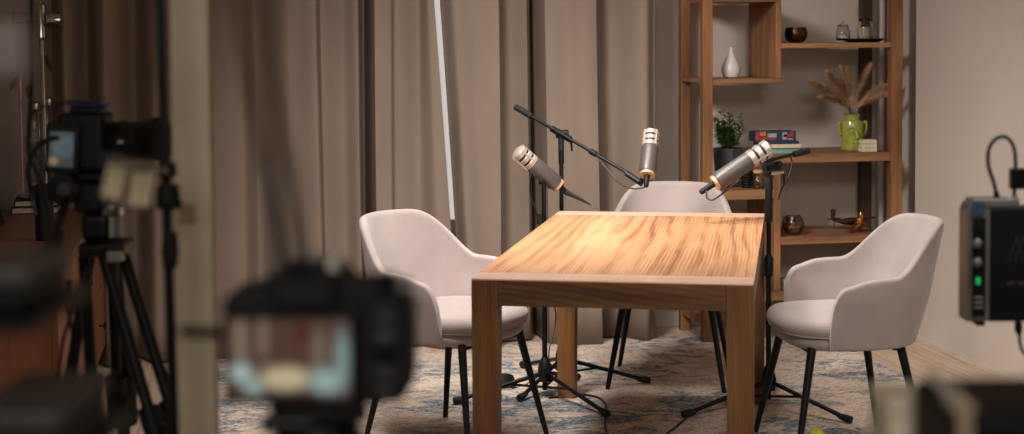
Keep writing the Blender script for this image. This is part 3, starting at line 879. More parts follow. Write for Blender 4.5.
for s in (-1, 1):
    MB().lathe([(0, -.004), (.014, -.004), (.014, .004), (0, .004)], 18, along((s * .03, .0, .014), (1, 0, 0))).build('wheel', brass, t)
    MB().tube([(s * .03, 0, .014), (s * .012, 0, .045)], .0025, 6).build('strut', brass, t)
MB().tube([(0, -.128, .043), (0, -.135, .003)], .003, 6).build('tail_skid', brass, t)
# white house ornaments on the lowest board
for i, (px0, hgt, wd) in enumerate(((787, .05, .045), (797, .08, .05))):
    p = shelf_pt(px0, 292, .05, zf1 + .0005)
    m = MB().prism([(-wd / 2, 0), (wd / 2, 0), (wd / 2, hgt * .8), (0, hgt), (-wd / 2, hgt * .8)], .05)
    o = m.build('ornament', white_cer, smooth=False, bev=.002); o.location = p
    tag(o, ['low white house-shaped ornament on the bottom board', 'taller white house-shaped ornament on the bottom board by the chair'][i], 'ornament')

# ------------------------------------------------------------------ dresser on the left
df = on(111, 354); DA = df.x; DZ = .71; DBK = min(df.y, 7.2)
DBN = 5.2
d = thing('dresser', 'orange-brown wooden dresser along the left wall with black knobs', 'dresser', (AL + .01, DBN, 0))
dd = DA - AL - .01
MB().box((dd / 2 - .01, (DBK - DBN) / 2, .05), (dd - .06, DBK - DBN - .04, .1)).build('plinth', dark_wood, d, smooth=False)
MB().box((dd / 2 - .011, (DBK - DBN) / 2, (DZ - .03 + .1) / 2), (dd - .024, DBK - DBN, DZ - .03 - .1 - .001)).build('carcass', dresser_m, d, smooth=False)
MB().box((dd / 2, (DBK - DBN) / 2, DZ - .015), (dd, DBK - DBN, .03)).build('dresser_top', dresser_top_m, d, smooth=False, bev=.003)
n = 3; L_ = (DBK - DBN) / n
for i in range(n):
    for (z0, z1) in ((.105, .385), (.390, .675)):
        dr = MB().box((dd - .0125, L_ * (i + .5), (z0 + z1) / 2), (.021, L_ - .006, z1 - z0)).build('drawer', dresser_m, d, smooth=False, bev=.002)
        MB().lathe([(.005, 0), (.005, .016), (.014, .02), (.015, .026), (.01, .03), (0, .031)], 18, along((dd - .002, L_ * (i + .5), (z0 + z1) / 2), (1, 0, 0))).build('knob', black_metal, dr)
# things on the dresser
def dp(px, py, z=DZ): return on(px, py, z)
pbk = dp(38, 211)
for i, (w_, l_, th) in enumerate(((.19, .25, .03), (.18, .235, .028))):
    zz = DZ + .0005 + (0, .0305)[i]
    b = thing('book', ['dark book at the bottom of the pair under the chrome stand', 'dark book with pale pages on top of the pair under the chrome stand'][i], 'book', (pbk.x, pbk.y, zz), .06 * i, 'dark books on the dresser')
    MB().box((0, 0, th / 2), (w_ - .008, l_ - .008, th - .008)).build('pages', ivory, b, smooth=False)
    c = MB(); c.box((0, 0, .002), (w_, l_, .004)).box((0, 0, th - .002), (w_, l_, .004)).box((-w_ / 2 + .002, 0, th / 2), (.004, l_, th - .008)); c.build('cover', black_plastic, b, smooth=False)
zb_ = DZ + .0005 + .0305 + .028
Y_ = 6.9
# chrome and glass stand
base = Vector((pbk.x, pbk.y, zb_ + .0005))
st = thing('lamp_stand', 'tall chrome and clear glass lamp stand on two dark books', 'lamp', base)
Zl = -base.x * -1
def lp(px, py): 
    q = onb(px, py, base.y); return q - base
MB().lathe([(.075, 0), (.08, .004), (.078, .012), (.02, .018), (.012, .03)], 28).build('base', chrome, st)
MB().tube([Vector((lp(42, 20).x, 0, .01)), Vector((lp(41, 20).x, 0, lp(41, 2).z))], .010, 12).build('pole', chrome, st)
MB().tube([Vector((lp(23, 190).x, 0, lp(23, 192).z)), Vector((lp(23, 190).x, 0, lp(23, 60).z))], .006, 12).build('copper_rod', pink_rod, st)
MB().tube([Vector((lp(23, 190).x, 0, .03)), Vector((lp(42, 190).x, 0, .03))], .005, 10).build('foot_bar', chrome, st)
MB().tube([lp(2, 22), lp(57, 19)], .006, 10).build('cross_bar', chrome, st)
for px in (20, 54):
    MB().lathe([(.010, -.03), (.034, -.028), (.036, 0), (.034, .028), (.010, .03)], 20, Matrix.Translation(lp(px, 20)) @ Matrix.Rotation(PI / 2, 4, 'Y')).build('knob', clear if px < 30 else chrome, st)
MB().lathe([(.012, -.09), (.022, -.08), (.018, 0), (.022, .06), (.012, .07)], 20, Matrix.Translation(lp(41, 19))).build('clamp', chrome, st)
for px, a, b_ in ((35, 110, 190), (47, 106, 188)):
    z0, z1 = lp(px, b_).z, lp(px, a).z
    m = MB(); m.lathe([(.024, z0), (.026, z0 + .01), (.026, (z0 + z1) / 2 - .02), (.02, (z0 + z1) / 2), (.026, (z0 + z1) / 2 + .02), (.026, z1 - .01), (.02, z1), (.017, z1 - .005), (.022, z1 - .02), (.022, z0 + .02), (0, z0 + .01)], 24, T(lp(px, 150).x, -.02 if px < 45 else .03, 0))
    m.build('glass_tube', clear, st)
    MB().lathe([(.0, z1 + .002), (.024, z1 + .002), (.026, z1 + .03), (.01, z1 + .04), (0, z1 + .041)], 20, T(lp(px, 150).x, -.02 if px < 45 else .03, 0)).build('tube_cap', chrome, st)
# black cylinder on the dresser
p = on(45, 240, DZ + .0005)
gl('speaker', [(.03, 0), (.034, .003), (.034, .20), (.031, .206), (0, .207)], p, black_plastic, 'black cylinder speaker standing in front of the dark books', 'speaker')
# leaning clapperboard at the far left edge
p = on(0, 222, DZ)
t = thing('clapperboard', 'black clapperboard with white stripes leaning at the far left edge', 'clapperboard', (p.x - .02, p.y + .03, DZ + .004), .35)
MC = Matrix.Rotation(-.25, 4, 'Y')
MB().box((0, 0, .1), (.012, .26, .2), MC).build('board', black_plastic, t, smooth=False)
sb_ = MB()
for k in range(5): sb_.box((.0075, 0, .035 + k * .035), (.002, .22, .004), MC)
sb_.build('white_lines', white_cer, t, smooth=False)

# ------------------------------------------------------------------ cream post and stand beside it
ZP = 2.3
p0, p1 = at(217, 434, ZP), at(201, 0, ZP)
q0, q1 = at(176, 434, ZP), at(170, 0, ZP)
post = MB()
lowL, lowR = at(177, 434, ZP), at(216, 434, ZP); upL, upR = at(169, 0, ZP), at(207, 0, ZP)
def ext(a, b, z):
    k = (z - a.z) / (b.z - a.z); return a + (b - a) * k
dv = W(0, .03); dv = Vector((dv.x, dv.y, 0))
vs = []
for z in (0.001, CH - .002):
    L1, R1 = ext(lowL, upL, z), ext(lowR, upR, z)
    vs.append([post.bm.verts.new(v) for v in (L1, R1, R1 + dv, L1 + dv)])
post.bm.faces.new(vs[0][::-1]); post.bm.faces.new(vs[1])
for k in range(4): post.bm.faces.new((vs[0][k], vs[0][(k + 1) % 4], vs[1][(k + 1) % 4], vs[1][k]))
po = post.build('post', post_m, smooth=False, bev=.003)
tag(po, 'blurred cream wooden post crossing the whole picture height', 'post')
c_ = at(187, 214, ZP - .003)
tp = MB().box((0, 0, 0), (.022, .003, .028)).build('tape', tape_m, po, smooth=False); tp.location = c_; tp.rotation_euler = (0, 0, -PSI)
# black light stand just left of the post
ZS = 2.15
t = thing('light_stand', 'thin black light stand with clamps, left of the cream post', 'light stand', Vector((*at(172, 434, ZS).xy, 0)))
o0 = Vector(t.location)
bot, top_ = at(174, 434, ZS), at(160, 0, ZS)
lo = ext(bot, top_, 0.25)
MB().tube([lo - o0, ext(bot, top_, 2.3) - o0], .007, 12).build('pole', black_metal, t)
l2, u2 = at(164, 434, ZS), at(163, 210, ZS)
for (a, b_, r) in ((78, 0, .0075),):
    MB().tube([at(169, 300, ZS) - o0, at(158, 0, ZS) - o0], .0045, 8).build('cable', cable_m, t)
for (x, y, h_, w_) in ((167, 170, 8, .014), (168, 196, 12, .017), (169, 204, 5, .019), (170, 250, 18, .012)):
    a, b_ = at(x, y - h_, ZS), at(x, y + h_, ZS); MB().tube([a - o0, a.lerp(b_, .5) - o0, b_ - o0], [w_ * .8, w_, w_ * .8], 12).build('clamp', black_plastic, t)
for k in range(3):
    a = k * 2 * PI / 3 + .3; f = Vector((math.cos(a) * .4, math.sin(a) * .4, .012)); b0 = lo - o0
    MB().tube([Vector((b0.x, b0.y, .45)), f], .008, 8).build('leg', black_metal, t)
MB().tube([Vector((lo.x - o0.x, lo.y - o0.y, .25)), ext(bot, top_, .5) - o0], .012, 12).build('hub', black_plastic, t)
# cream cloth tags hanging from the stand's arm
arm_a, arm_b = at(168, 172, ZS), at(108, 158, ZS - .8)
MB().tube([arm_a - o0, arm_b - o0], .004, 8).build('arm', black_metal, t)
for i, (x0, x1, y0, y1, sk, kk) in enumerate(((106, 124, 165, 198, -4, .9), (131, 152, 171, 207, -3, .6))):
    zc = ZS - .8 * kk
    A, B, C, D = at(x0 + 3, y0, zc), at(x1 + 3, y0 + 2, zc), at(x1 + sk, y1, zc), at(x0 + sk, y1 - 2, zc)
    m = MB(); m.quad(A, B, C, D); o = m.build('cloth_tag', cloth_cream, solid=.004, smooth=False)
    tag(o, ['blurred cream cloth tag hanging just below the left camera lens', 'blurred cream cloth tag nearer the black light stand'][i], 'cloth tag', 'cream tags by the light stand')

# ------------------------------------------------------------------ left camera on tripod
ZK = 3.0
def kp(px, py, dz=0): return at(px, py, ZK + dz)
org = kp(92, 180)
cam = thing('camera', 'black video camera on the left tripod, lens pointing right, its small screen lit', 'camera', org)
ppm = F / ZK
Rz = Matrix.Rotation(-PSI, 4, 'Z')
def cbox(name, x0, x1, y0, y1, d0_, d1_, mat, par, bev=.004, o=None, zc=ZK, M=None):
    """box spanning pixel ranges in the plane at zc and depth range (m)"""
    o = o if o is not None else org
    A = at(x0, y1, zc); B = at(x1, y0, zc)
    w_ = (x1 - x0) / F * zc; h_ = B.z - A.z
    cxy = at((x0 + x1) / 2, (y0 + y1) / 2, zc) + W(0, (d0_ + d1_) / 2, 0)
    mm = MB().box((0, 0, 0), (w_, d1_ - d0_, h_))
    ob = mm.build(name, mat, par, smooth=False, bev=bev)
    ob.matrix_local = Matrix.Translation(cxy - o) @ Rz @ (M or Matrix.Identity(4))
    return ob
cbox('body', 60, 108, 112, 172, -.03, .06, black_plastic, cam, .012)
cbox('viewfinder', 72, 103, 106, 114, -.02, .04, black_plastic, cam, .006)
cbox('top_plate', 70, 112, 103.5, 106, -.02, .03, blue_m, cam, .002)
scr = cbox('screen_housing', 52, 86, 122, 172, -.046, -.031, black_plastic, cam, .004, M=Matrix.Rotation(.08, 4, 'Y'))
def screen_mat(name, W_, H_, blobs, bg):
    m, nt, b = new_mat(name)
    tc = nt.nodes.new('ShaderNodeTexCoord')
    col = None
    prev = nt.nodes.new('ShaderNodeRGB'); prev.outputs[0].default_value = lin(bg); cur = prev.outputs[0]
    for (x, z, rx, rz, c) in blobs:
        mp = nt.nodes.new('ShaderNodeMapping')
        mp.inputs['Location'].default_value = (-(x - .5) * W_ / (rx * W_), 0, -(z - .5) * H_ / (rz * H_))
        mp.inputs['Scale'].default_value = (1 / (rx * W_), .01, 1 / (rz * H_))
        nt.links.new(tc.outputs['Object'], mp.inputs[0])
        g = nt.nodes.new('ShaderNodeTexGradient'); g.gradient_type = 'QUADRATIC_SPHERE'; nt.links.new(mp.outputs[0], g.inputs[0])
        r = ramp(nt, g.outputs[1], [(.0, (0, 0, 0)), (.35, (255, 255, 255))])
        cur = mixc(nt, r, cur, lin(c))
    b.inputs['Base Color'].default_value = (.01, .01, .01, 1); b.inputs['Roughness'].default_value = .3
    nt.links.new(cur, b.inputs['Emission Color']); b.inputs['Emission Strength'].default_value = .72
    return m
sw, sh = 24 / F * ZK, 34 / F * ZK
cbox('screen', 56.5, 80.5, 130, 165, -.048, -.0465, screen_mat('left_screen', sw, sh, [(.5, .6, .7, .5, (96, 110, 112)), (.75, .6, .35, .5, (88, 104, 110)), (.2, .15, .35, .2, (150, 132, 92)), (.5, .5, .06, .04, (30, 30, 34)), (.35, .8, .12, .12, (60, 50, 46))], (70, 78, 78)), cam, 0, M=Matrix.Rotation(.08, 4, 'Y'))
lm = MB(); a0 = kp(106, 142, .02); ax = (kp(160, 139, -.03) - a0)
def seg(name, f0, f1, r0, r1, mat, n=28):
    MB().lathe([(r0 * .9, 0), (r0, .003), (r1, (ax.length) * (f1 - f0) - .003), (r1 * .9, ax.length * (f1 - f0))], n, along(a0 - org + ax * f0, ax)).build(name, mat, cam)
seg('lens_mount', 0, .14, .034, .036, silver_m)
seg('zoom_ring', .14, .42, .038, .038, black_plastic)
seg('focus_ring', .42, .72, .035, .036, black_rubber)
seg('lens_hood', .72, 1.05, .037, .042, black_plastic)
cbox('lens_marking', 123, 128, 139, 142, -.041, -.036, simple('lens_mark', (180, 170, 150), .5), cam, 0)
cbox('plate', 62, 110, 172, 180, -.03, .05, black_metal, cam, .003)
# fluid head and tripod
tb = Vector((*kp(113, 245).xy, 0))
tr = thing('tripod', 'black twin-tube video tripod carrying the left camera', 'tripod', tb)
cbox('fluid_head', 78, 106, 181, 212, -.04, .05, black_plastic, tr, .012, tb)
MB().lathe([(.0, -.03), (.028, -.028), (.03, .0), (.028, .02), (0, .022)], 24, along(kp(64, 189, -.06) - tb, -W(0, 1))).build('drag_knob', black_plastic, tr)
MB().lathe([(.012, -.004), (.014, .0), (.012, .004), (0, .005)], 18, along(kp(64, 189, -.085) - tb, -W(0, 1))).build('knob_cap', grey_case, tr)
cbox('bowl', 84, 112, 212, 240, -.03, .05, black_metal, tr, .012, tb)
MB().tube([kp(112, 204) - tb, kp(112, 236) - tb], [.018, .02], 20).build('level_housing', silver_m, tr)
MB().tube([kp(112, 208, -.02) - tb, kp(112, 214, -.02) - tb], .0205, 20).build('level_ring', chrome, tr)
cbox('spider', 84, 130, 240, 254, -.05, .05, black_metal, tr, .008, tb)
cbox('spider_clamp', 114, 129, 247, 258, -.06, -.03, silver_m, tr, .003, tb)
MB().tube([kp(70, 190, -.05) - tb, kp(58, 225, -.15) - tb, kp(50, 262, -.3) - tb], [.009, .007], 10).build('pan_handle', black_metal, tr)
MB().tube([kp(56, 235, -.18) - tb, kp(49, 262, -.31) - tb], .015, 12).build('handle_grip', black_rubber, tr)
def tleg(pa, pb, pc, pd, kz):
    """two upper tubes and knuckle plus lower tube going to the floor"""
    lg = MB(); lg.tube([pa - tb, pb - tb], .0115, 12); lg.tube([pc - tb, pd - tb], .0115, 12)
    lo_ = lg.build('leg', black_metal, tr)
    mid = (pb + pd) / 2; dirv = ((pb - pa) + (pd - pc)).normalized()
    kn = MB(); kn.tube([pb - tb - dirv * .02, pb - tb + dirv * .09], .02, 12); kn.tube([pd - tb - dirv * .02, pd - tb + dirv * .09], .02, 12)
    kn.tube([pb - tb + dirv * .03, pd - tb + dirv * .03], .024, 12); kn.build('knuckle', black_plastic, lo_)
    k = -(mid.z - .03) / dirv.z
    ft = mid + dirv * k
    MB().tube([mid - tb, ft - tb], .0125, 12).build('lower_tube', black_metal, lo_)
    MB().tube([ft - tb - dirv * .03, Vector((ft.x, ft.y, .012)) - tb], [.016, .022], 12).build('rubber_foot', black_rubber, lo_)
tleg(kp(104, 256, -.02), kp(151, 418, -.12), kp(124, 256, .02), kp(172, 410, -.08), 0)
tleg(kp(112, 256, .03), kp(117, 385, .12), kp(116, 256, .05), kp(126, 383, .14), 0)
tleg(kp(84, 256, -.03), kp(92, 385, .0), kp(90, 256, .04), kp(68, 392, .05), 0)
# cables by the left camera
ZQ = 2.9
def hang(label, pts, r, Z): cable(label, [at(x, y, Z + d) for x, y, d in pts], r, cable_m, 10)
hang('thick black cable hanging from above at the far left, in front of the pale wall', ((31, -60, 0), (31.5, 0, 0), (32, 50, 0), (31.5, 90, 0), (29, 130, 0), (28, 148, 0), (31, 160, 0), (38, 175, 0), (44, 200, .0), (50, 232, 0)), .0042, ZQ)
hang('black cable arching from the top of the left camera', ((98, 103.5, .1), (80, 102, .05), (60, 103, 0), (42, 107, -.02), (31, 116, -.02), (28, 128, 0), (30, 142, 0), (38, 158, 0), (43, 170, 0)), .0026, ZQ)
hang('thick black cable from the left camera screen down to the dresser level', ((56, 138, .04), (45, 141, .0), (36, 149, -.02), (30, 160, -.02), (28, 175, -.02), (31, 192, 0), (36, 215, .0)), .005, ZQ)
hang('black cable falling from the left tripod head', ((88, 268, 0), (80, 285, 0), (70, 318, 0), (62, 345, .05), (58, 385, .1)), .0035, ZQ)
hang('black cable curving in front of the dresser knobs', ((70, 280, .2), (68, 305, .2), (72, 330, .2), (76, 350, .2), (76, 385, .2)), .004, ZQ)

# ------------------------------------------------------------------ blurred foreground camera
ZF = 1.2
fo = at(318, 408, ZF)
fc_ = thing('camera', 'large blurred black camera in the foreground, its rear screen showing the set', 'camera', fo)
def fb(name, x0, x1, y0, y1, d0_, d1_, mat, bev, par=fc_, M=None): return cbox(name, x0, x1, y0, y1, d0_, d1_, mat, par, bev, fo, ZF, M)
def prismf(name, poly, d0_, d1_, mat, bev):
    c = at(318, 340, ZF)
    pl_ = [((x - 318) / F * ZF, -(y - 340) / F * ZF) for x, y in poly]
    o = MB().prism(pl_[::-1], d1_ - d0_).build(name, mat, fc_, smooth=False, bev=bev)
    o.matrix_local = Matrix.Translation(c + W(0, (d0_ + d1_) / 2) - fo) @ Rz
    return o
prismf('body', [(222, 300), (230, 292), (262, 286), (270, 272), (290, 264), (330, 264), (345, 272), (352, 284), (385, 284), (408, 296), (415, 320), (414, 385), (404, 404), (380, 408), (232, 406), (222, 396)], .0, .055, black_plastic, .005)
prismf('grip', [(362, 296), (400, 296), (412, 318), (412, 385), (400, 400), (364, 402)], -.012, .085, black_rubber, .008)
fb('screen_housing', 224, 358, 310, 402, -.010, .001, black_plastic, .003)
sw2, sh2 = 124 / F * ZF, 80 / F * ZF
fb('screen', 228, 352, 317, 397, -.0112, -.0098, screen_mat('rear_screen', sw2, sh2,
    [(.5, .75, .9, .5, (96, 66, 52)), (.12, .75, .08, .55, (150, 130, 112)), (.30, .8, .07, .5, (142, 122, 102)), (.62, .85, .12, .25, (92, 44, 30)), (.75, .6, .1, .5, (130, 112, 96)), (.94, .5, .11, .6, (140, 166, 162)), (.48, .27, .34, .24, (226, 206, 164)), (.12, .34, .15, .2, (190, 210, 206)), (.22, .16, .13, .16, (176, 198, 194)), (.80, .22, .2, .28, (170, 196, 192)), (.5, .04, .6, .07, (48, 34, 30))], (84, 60, 50)), 0)
fb('eyepiece', 276, 338, 274, 306, -.022, .001, black_rubber, .006)
fb('hot_shoe', 294, 322, 259, 264, .015, .035, silver_m, .001)
for (x, y, r, nm, mt) in ((333, 270, .0045, 'button', white_cer), (404, 290, .006, 'mode_dial', silver_m), (386, 286, .008, 'control_dial', black_metal)):
    q = at(x, y, ZF - .005) - fo
    MB().lathe([(r, 0), (r, .008), (r * .7, .010), (0, .0105)], 20, Matrix.Translation(q)).build(nm, mt, fc_)
for i, (x, y) in enumerate(((385, 318), (385, 372), (385, 392))):
    MB().lathe([(.0045, 0), (.0045, .003), (0, .0035)], 16, along(at(x, y, ZF - .011) - fo, -W(0, 1))).build('button', grey_case, fc_)
MB().lathe([(.012, 0), (.012, .004), (.008, .0055), (0, .006)], 24, along(at(385, 346, ZF - .011) - fo, -W(0, 1))).build('control_wheel', black_metal, fc_)
MB().lathe([(.036, 0), (.036, .03), (.038, .035), (.038, .07), (.034, .075)], 30, along(at(312, 346, ZF + .055) - fo, W(0, 1))).build('lens', black_plastic, fc_)
for x, nm in ((222, 'strap_lug'), (414, 'strap_lug')):
    MB().tube([at(x, 300, ZF + .02) - fo, at(x + (-5 if x < 300 else 5), 304, ZF + .02) - fo, at(x, 310, ZF + .02) - fo], .002, 8).build(nm, silver_m, fc_)
# cords rising from it
for i, (xs) in enumerate((((285, 272), (268, 180), (252, 100), (236, 0), (222, -90)), ((303, 266), (292, 190), (274, 100), (262, 0), (252, -90)))):
    cable(['blurred brown cord rising from the foreground camera, left of the pair', 'blurred brown cord rising from the foreground camera, right of the pair'][i], [at(x, y, .98) if k else at(x, y, ZF + .02) for k, (x, y) in enumerate(xs)], .0042, strap_m)
# its tripod
tb2 = Vector((*at(314, 430, ZF).xy, 0)) + W(0, .03)
t2 = thing('tripod', 'black tripod head under the blurred foreground camera', 'tripod', tb2)
zt = at(318, 409, ZF).z
MB().box((0, 0, zt - .008), (.075, .05, .012), None).build('plate', black_metal, t2, smooth=False, bev=.003)
MB().lathe([(.032, zt - .09), (.04, zt - .08), (.04, zt - .04), (.03, zt - .016), (0, zt - .0145)], 24).build('ball_head', black_plastic, t2)
MB().tube([(0, 0, .62), (0, 0, zt - .085)], .014, 14).build('centre_column', black_metal, t2)
MB().lathe([(.02, zt - .2), (.045, zt - .19), (.045, zt - .15), (.02, zt - .14)], 20).build('hub', black_plastic, t2)
for k in range(3):
    a = k * 2 * PI / 3 + .5; f = Vector((math.cos(a), math.sin(a), 0))
    lg = MB().tube([f * .04 + Vector((0, 0, zt - .17)), f * .42 + Vector((0, 0, .02))], [.013, .009], 12).build('leg', black_metal, t2)
    MB().tube([f * .415 + Vector((0, 0, .03)), f * .43 + Vector((0, 0, .008))], .013, 10).build('rubber_foot', black_rubber, lg)
MB().tube([at(262, 424, ZF) - tb2, at(314, 424, ZF) - tb2], [.008, .006], 10).build('pan_handle', black_metal, t2)
# dark arm left of the camera, crossing the post
m = MB(); m.tube([at(182, 331, ZF - .02), at(224, 334, ZF + .01)], .0042, 10)
tag(m.build('clamp_arm', black_metal), 'short dark arm reaching from the cream post to the foreground camera', 'arm')

# ------------------------------------------------------------------ blurred cases at lower left
def case(label, x0, x1, y0, y1, Z, dep, mat_top, mat_body, tz, name='equipment_case', bev=.006):
    A = at(x0, y1, Z); B = at(x1, y0, Z); w_ = (x1 - x0) / F * Z
    c = at((x0 + x1) / 2, y1, Z) + W(0, dep / 2); base_z = A.z
    t = thing(name, label, 'case', (c.x, c.y, base_z), -PSI)
    h_ = B.z - base_z
    MB().box((0, 0, (h_ - tz) / 2), (w_, dep, h_ - tz)).build('case_body', mat_body, t, smooth=False, bev=bev)
    MB().box((0, 0, h_ - tz / 2), (w_ + .002, dep + .002, tz - .0005)).build('lid', mat_top, t, smooth=False, bev=.003)
    MB().box((0, -dep / 2 - .003, (h_ - tz) * .6), (.03, .006, .010)).build('latch', black_metal, t, smooth=False, bev=.001)
    MB().box((-.02, .01, -.0045), (w_ + .05, dep + .04, .008)).build('tray', black_metal, t, smooth=False)
    return t
case('blurred grey-topped black case at the left edge, the upper of two', -34, 30, 268, 316, .95, .09, grey_case, black_plastic, .012)
case('blurred dark case in the lower left corner, under the grey-topped one', -34, 62, 412, 470, .95, .12, grey_case, black_plastic, .012)
monitor_m = simple('monitor_grey', (130, 120, 116), .5)
c = at(10, 53, .9)
mo = thing('monitor', 'blurred grey monitor corner at the upper left edge', 'monitor', c, -PSI)
MB().box((-.012, 0, .001), (.044, .02, .031)).build('monitor_housing', monitor_m, mo, smooth=False, bev=.004)
MB().box((-.012, -.011, .001), (.038, .002, .025)).build('monitor_screen', simple('off_screen', (104, 94, 92), .3), mo, smooth=False)

tp_ = at(-52, 400, 1.02)
tl = thing('equipment_rack', 'black rack pole at the left edge carrying the two dark cases', 'rack', (tp_.x, tp_.y, 0), -PSI)
MB().tube([(0, 0, .02), (0, 0, 1.6)], .009, 12).build('pole', black_metal, tl)
MB().box((.05, 0, .012), (.4, .3, .02)).build('base', black_metal, tl, smooth=False, bev=.004)
MB().tube([(0, -.0, c.z), Vector((*(Matrix.Rotation(PSI, 3, 'Z') @ (Vector(c) - tp_)).xy, c.z)) + Vector((-.02, .02, 0))], .006, 8).build('monitor_arm', black_metal, tl)

# ------------------------------------------------------------------ right: transmitter, cases
ZT = 2.9
to = at(990, 322, ZT)
tx = thing('wireless_transmitter', 'black wireless video transmitter with silver side, green light and antenna loop at the right edge', 'transmitter', to)
# silver side (962-987) turned to the camera's left, black front face to the right
A, B = at(964, 322, ZT), at(964, 206, ZT)
hh = B.z - A.z
M1 = Rz @ Matrix.Rotation(.0, 4, 'Z')
def tb_(name, x0, x1, y0, y1, d0_, d1_, mat, bev=.001, par=tx): return cbox(name, x0, x1, y0, y1, d0_, d1_, mat, par, bev, to, ZT)
tb_('housing', 985, 1064, 208, 322, 0, .06, black_plastic, .003)
prs = MB(); hw = (987 - 963) / F * ZT
prs.prism([(-hw / 2, 0), (hw / 2, 0), (hw / 2, hh + .006), (-hw / 2 + .006, hh + .004), (-hw / 2, hh - .01)], .056)
o = prs.build('side_panel', silver_m, tx, smooth=False, bev=.002); o.matrix_local = Matrix.Translation(at(974.5, 322, ZT) + W(0, .03) - to) @ Rz
tb_('frame', 968, 981, 218, 316, -.003, .0015, black_plastic, .001)
tb_('top_plate', 968, 1010, 199, 208, .0, .05, silver_m, .003)
tb_('display', 967, 980, 201, 215, -.005, -.001, emis('small_display', (62, 84, 110), .35), .001)
for y in (243, 262):
    MB().lathe([(.0085, 0), (.0085, .012), (.006, .014), (0, .0145)], 20, along(at(973, y, ZT - .003) - to, -W(.35, 1))).build('knob', silver_m, tx)
for k in range(4): tb_('vent_slot', 968 + k * 3.6, 970 + k * 3.6, 223, 228, -.006, -.002, black_rubber, 0)
tb_('status_light', 971, 975, 277, 284, -.006, -.002, emis('green_led', (30, 190, 100), .8), 0)
for y in (296, 301, 306): tb_('marking', 969, 978, y, y + 2, -.0045, -.0025, steel, 0)
# emblem of four strokes on the front
em = MB()
for (xa, ya, xb, yb) in ((1004, 262, 1013, 236), (1010, 262, 1019, 236), (1013, 236, 1019, 262), (1019, 236, 1028, 262)):
    em.tube([at(xa, ya, ZT - .0006) - to, at(xb, yb, ZT - .0006) - to], .0009, 6)
em.build('emblem', grey_case, tx)
tb_('badge', 1003, 1010, 281, 285, -.0012, .0, grey_case, 0); tb_('badge', 1014, 1021, 281, 285, -.0012, .0, grey_case, 0)
lp_ = smooth_path([at(993, 203, ZT + .02), at(990, 185, ZT + .02), at(984, 165, ZT + .02), at(985, 148, ZT + .02), (at(993, 138, ZT + .02)), at(1003, 138, ZT + .02), at(1010, 150, ZT + .02), at(1011, 175, ZT + .02), at(1009, 205, ZT + .02)], 8)
MB().tube([p - to for p in lp_], .0036, 10).build('loop_cable', cable_m, tx)
MB().tube([at(993, 208, ZT + .02) - to, at(992, 192, ZT + .02) - to], [.0075, .005], 12).build('plug', black_plastic, tx)
MB().lathe([(.009, 0), (.009, .012), (.005, .016), (.005, .02)], 16, Matrix.Translation(at(1010, 206, ZT + .02) - to)).build('socket', silver_m, tx)
tx.location = to + W(.008, 0)
tb_('bracket', 1009, 1064, 169, 190, .01, .03, black_metal, .002)
tb_('foot_pad', 975, 982, 322, 327, .01, .05, black_rubber, 0)
MB().tube([at(1014, 322, ZT + .02) - to, at(1014, 330, ZT + .02) - to, at(1015, 336, ZT + .02) - to], [.007, .007, .003], 12).build('plug', black_plastic, tx)
MB().tube([p - to for p in smooth_path([at(1015, 334, ZT + .02), at(1016, 345, ZT + .02), at(1022, 356, ZT + .02), at(1040, 368, ZT + .02)], 6)], .003, 8).build('cable', cable_m, tx)
# support pole just outside the frame
pb_ = Vector((*at(1046, 300, ZT + .1).xy, 0))
t = thing('light_stand', 'black stand at the right edge that carries the transmitter', 'light stand', pb_)
MB().tube([(0, 0, .25), (0, 0, 1.5)], .012, 12).build('pole', black_metal, t)
MB().tube([(0, 0, 1.2), (0, 0, 1.26)], .02, 12).build('clamp', black_plastic, t)
for k in range(3):
    a = k * 2 * PI / 3 + .2; MB().tube([(0, 0, .45), (math.cos(a) * .4, math.sin(a) * .4, .012)], .008, 8).build('leg', black_metal, t)

ZG = 1.15
strap2 = fabric('tan_webbing', (176, 156, 128), (190, 170, 142), 300)
c1 = thing('storage_box', 'blurred cream box in the lower right corner, left of the black bag', 'box', at(918, 560, ZG) + W(0, .03), -PSI)
z0 = at(900, 560, ZG).z; z1 = at(900, 400, ZG).z; 
MB().box((0, 0, (z1 - z0) / 2 - .006), (.044, .06, z1 - z0 - .012)).build('box_body', cream_box_m, c1, smooth=False, bev=.004)
MB().box((0, 0, (z1 - z0) - .0055), (.047, .063, .011)).build('lid', cream_box_m, c1, smooth=False, bev=.003)
bo = at(1012, 560, ZG - .12)
bag = thing('equipment_bag', 'blurred black equipment bag with a cream strap in the lower right corner', 'bag', bo, -PSI)
bh = at(985, 410, ZG - .12).z - bo.z
MB().box((.006, .05, bh / 2), (.092, .11, bh)).build('bag_body', black_plastic, bag, smooth=False, bev=.008)
MB().tube([p for p in smooth_path([(-.034, -.008, .0), (-.034, -.010, bh * .6), (-.034, -.004, bh + .002), (-.032, .05, bh + .004), (-.028, .09, bh + .003)], 5)], .0045, 8).build('strap', strap2, bag)
MB().box((-.034, .004, bh + .003), (.014, .03, .006)).build('flap', strap2, bag, smooth=False, bev=.002)
tt_ = bo + W(.02, .12, 0); tz = min(bo.z, z0) - .0005
tt = thing('side_table', 'dark trolley table under the blurred bag and box at lower right', 'table', (tt_.x, tt_.y, 0), -PSI)
MB().box((0, 0, tz - .01), (.5, .36, .02)).build('tabletop', dark_wood, tt, smooth=False, bev=.003)
for sx in (-1, 1):
    for sy in (-1, 1): MB().tube([(sx * .22, sy * .15, .001), (sx * .22, sy * .15, tz - .02)], .012, 12).build('leg', black_metal, tt)

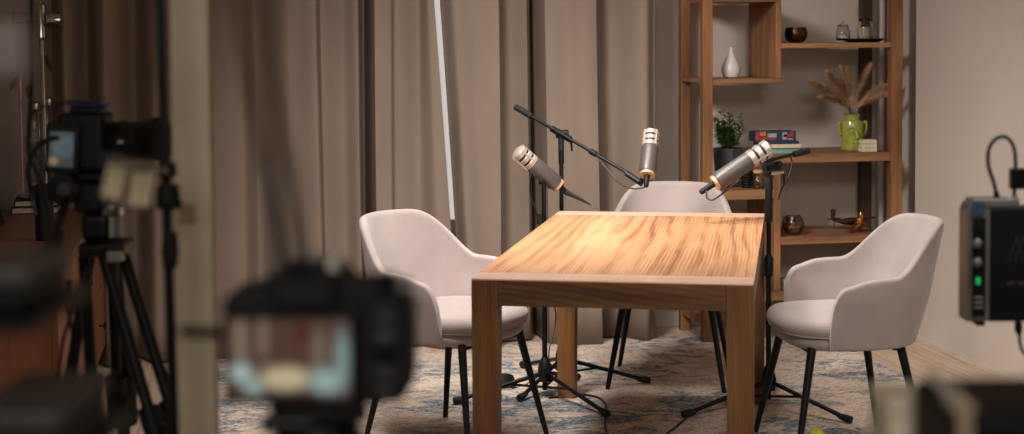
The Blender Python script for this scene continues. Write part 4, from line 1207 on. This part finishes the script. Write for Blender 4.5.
# ------------------------------------------------------------------ lights
def area(name, loc, target, size, power, col, spread=180, shape='RECTANGLE', sy=None):
    l = bpy.data.lights.new(name, 'AREA'); l.energy = power; l.color = col; l.size = size
    l.shape = shape
    if sy: l.size_y = sy
    l.spread = math.radians(spread)
    o = bpy.data.objects.new(name, l); COL.objects.link(o); o.location = loc
    o.rotation_euler = (Vector(target) - Vector(loc)).to_track_quat('-Z', 'Y').to_euler()
    return o
warm = (1.0, .945, .885)
area('key_light', W(.2, 5.65, 2.62), W(.36, 5.6, .7), 1.5, 39, warm, 116, sy=1.3)
area('fill_light', W(-.5, 4.8, 2.5), W(.8, 7.2, .1), 0.45, 28, (1.0, .95, .90), 92, sy=.45)
area('room_fill', W(1.2, 2.4, 2.6), W(1.4, 6.2, -.2), .8, 20, (1.0, .96, .91), 96, sy=.8)  # unseen fill, added to lift the room and its right wall
area('foreground_fill', W(-.2, -.7, 2.2), W(-1.2, 5.0, .9), 1.2, 15, (1.0, .95, .88), 140, sy=.8)  # fill added behind the camera to brighten the foreground and lift the blacks
w = bpy.data.worlds.new('world'); SC.world = w; w.use_nodes = True
w.node_tree.nodes['Background'].inputs[0].default_value = (.5, .45, .42, 1); w.node_tree.nodes['Background'].inputs[1].default_value = .05

# ------------------------------------------------------------------ camera
cd = bpy.data.cameras.new('camera_view'); co = bpy.data.objects.new('camera_view', cd); COL.objects.link(co)
cd.sensor_width = 36; cd.lens = F / 1024 * 36
cd.shift_y = -(217 - CY) / 1024; cd.shift_x = 0
co.matrix_world = Matrix.Translation((0, 0, H)) @ Matrix.Rotation(-PSI, 4, 'Z') @ Matrix.Rotation(PI / 2 - PITCH, 4, 'X') @ Matrix.Rotation(ROLL, 4, 'Z')
cd.clip_start = .05; cd.clip_end = 60
cd.dof.use_dof = True; cd.dof.focus_distance = 5.9; cd.dof.aperture_fstop = 3.4; cd.dof.aperture_blades = 0
SC.camera = co
SC.view_settings.view_transform = 'Standard'; SC.view_settings.look = 'None'
SC.view_settings.gamma = 1; SC.view_settings.use_curve_mapping = False
SC.view_settings.exposure = -0.22
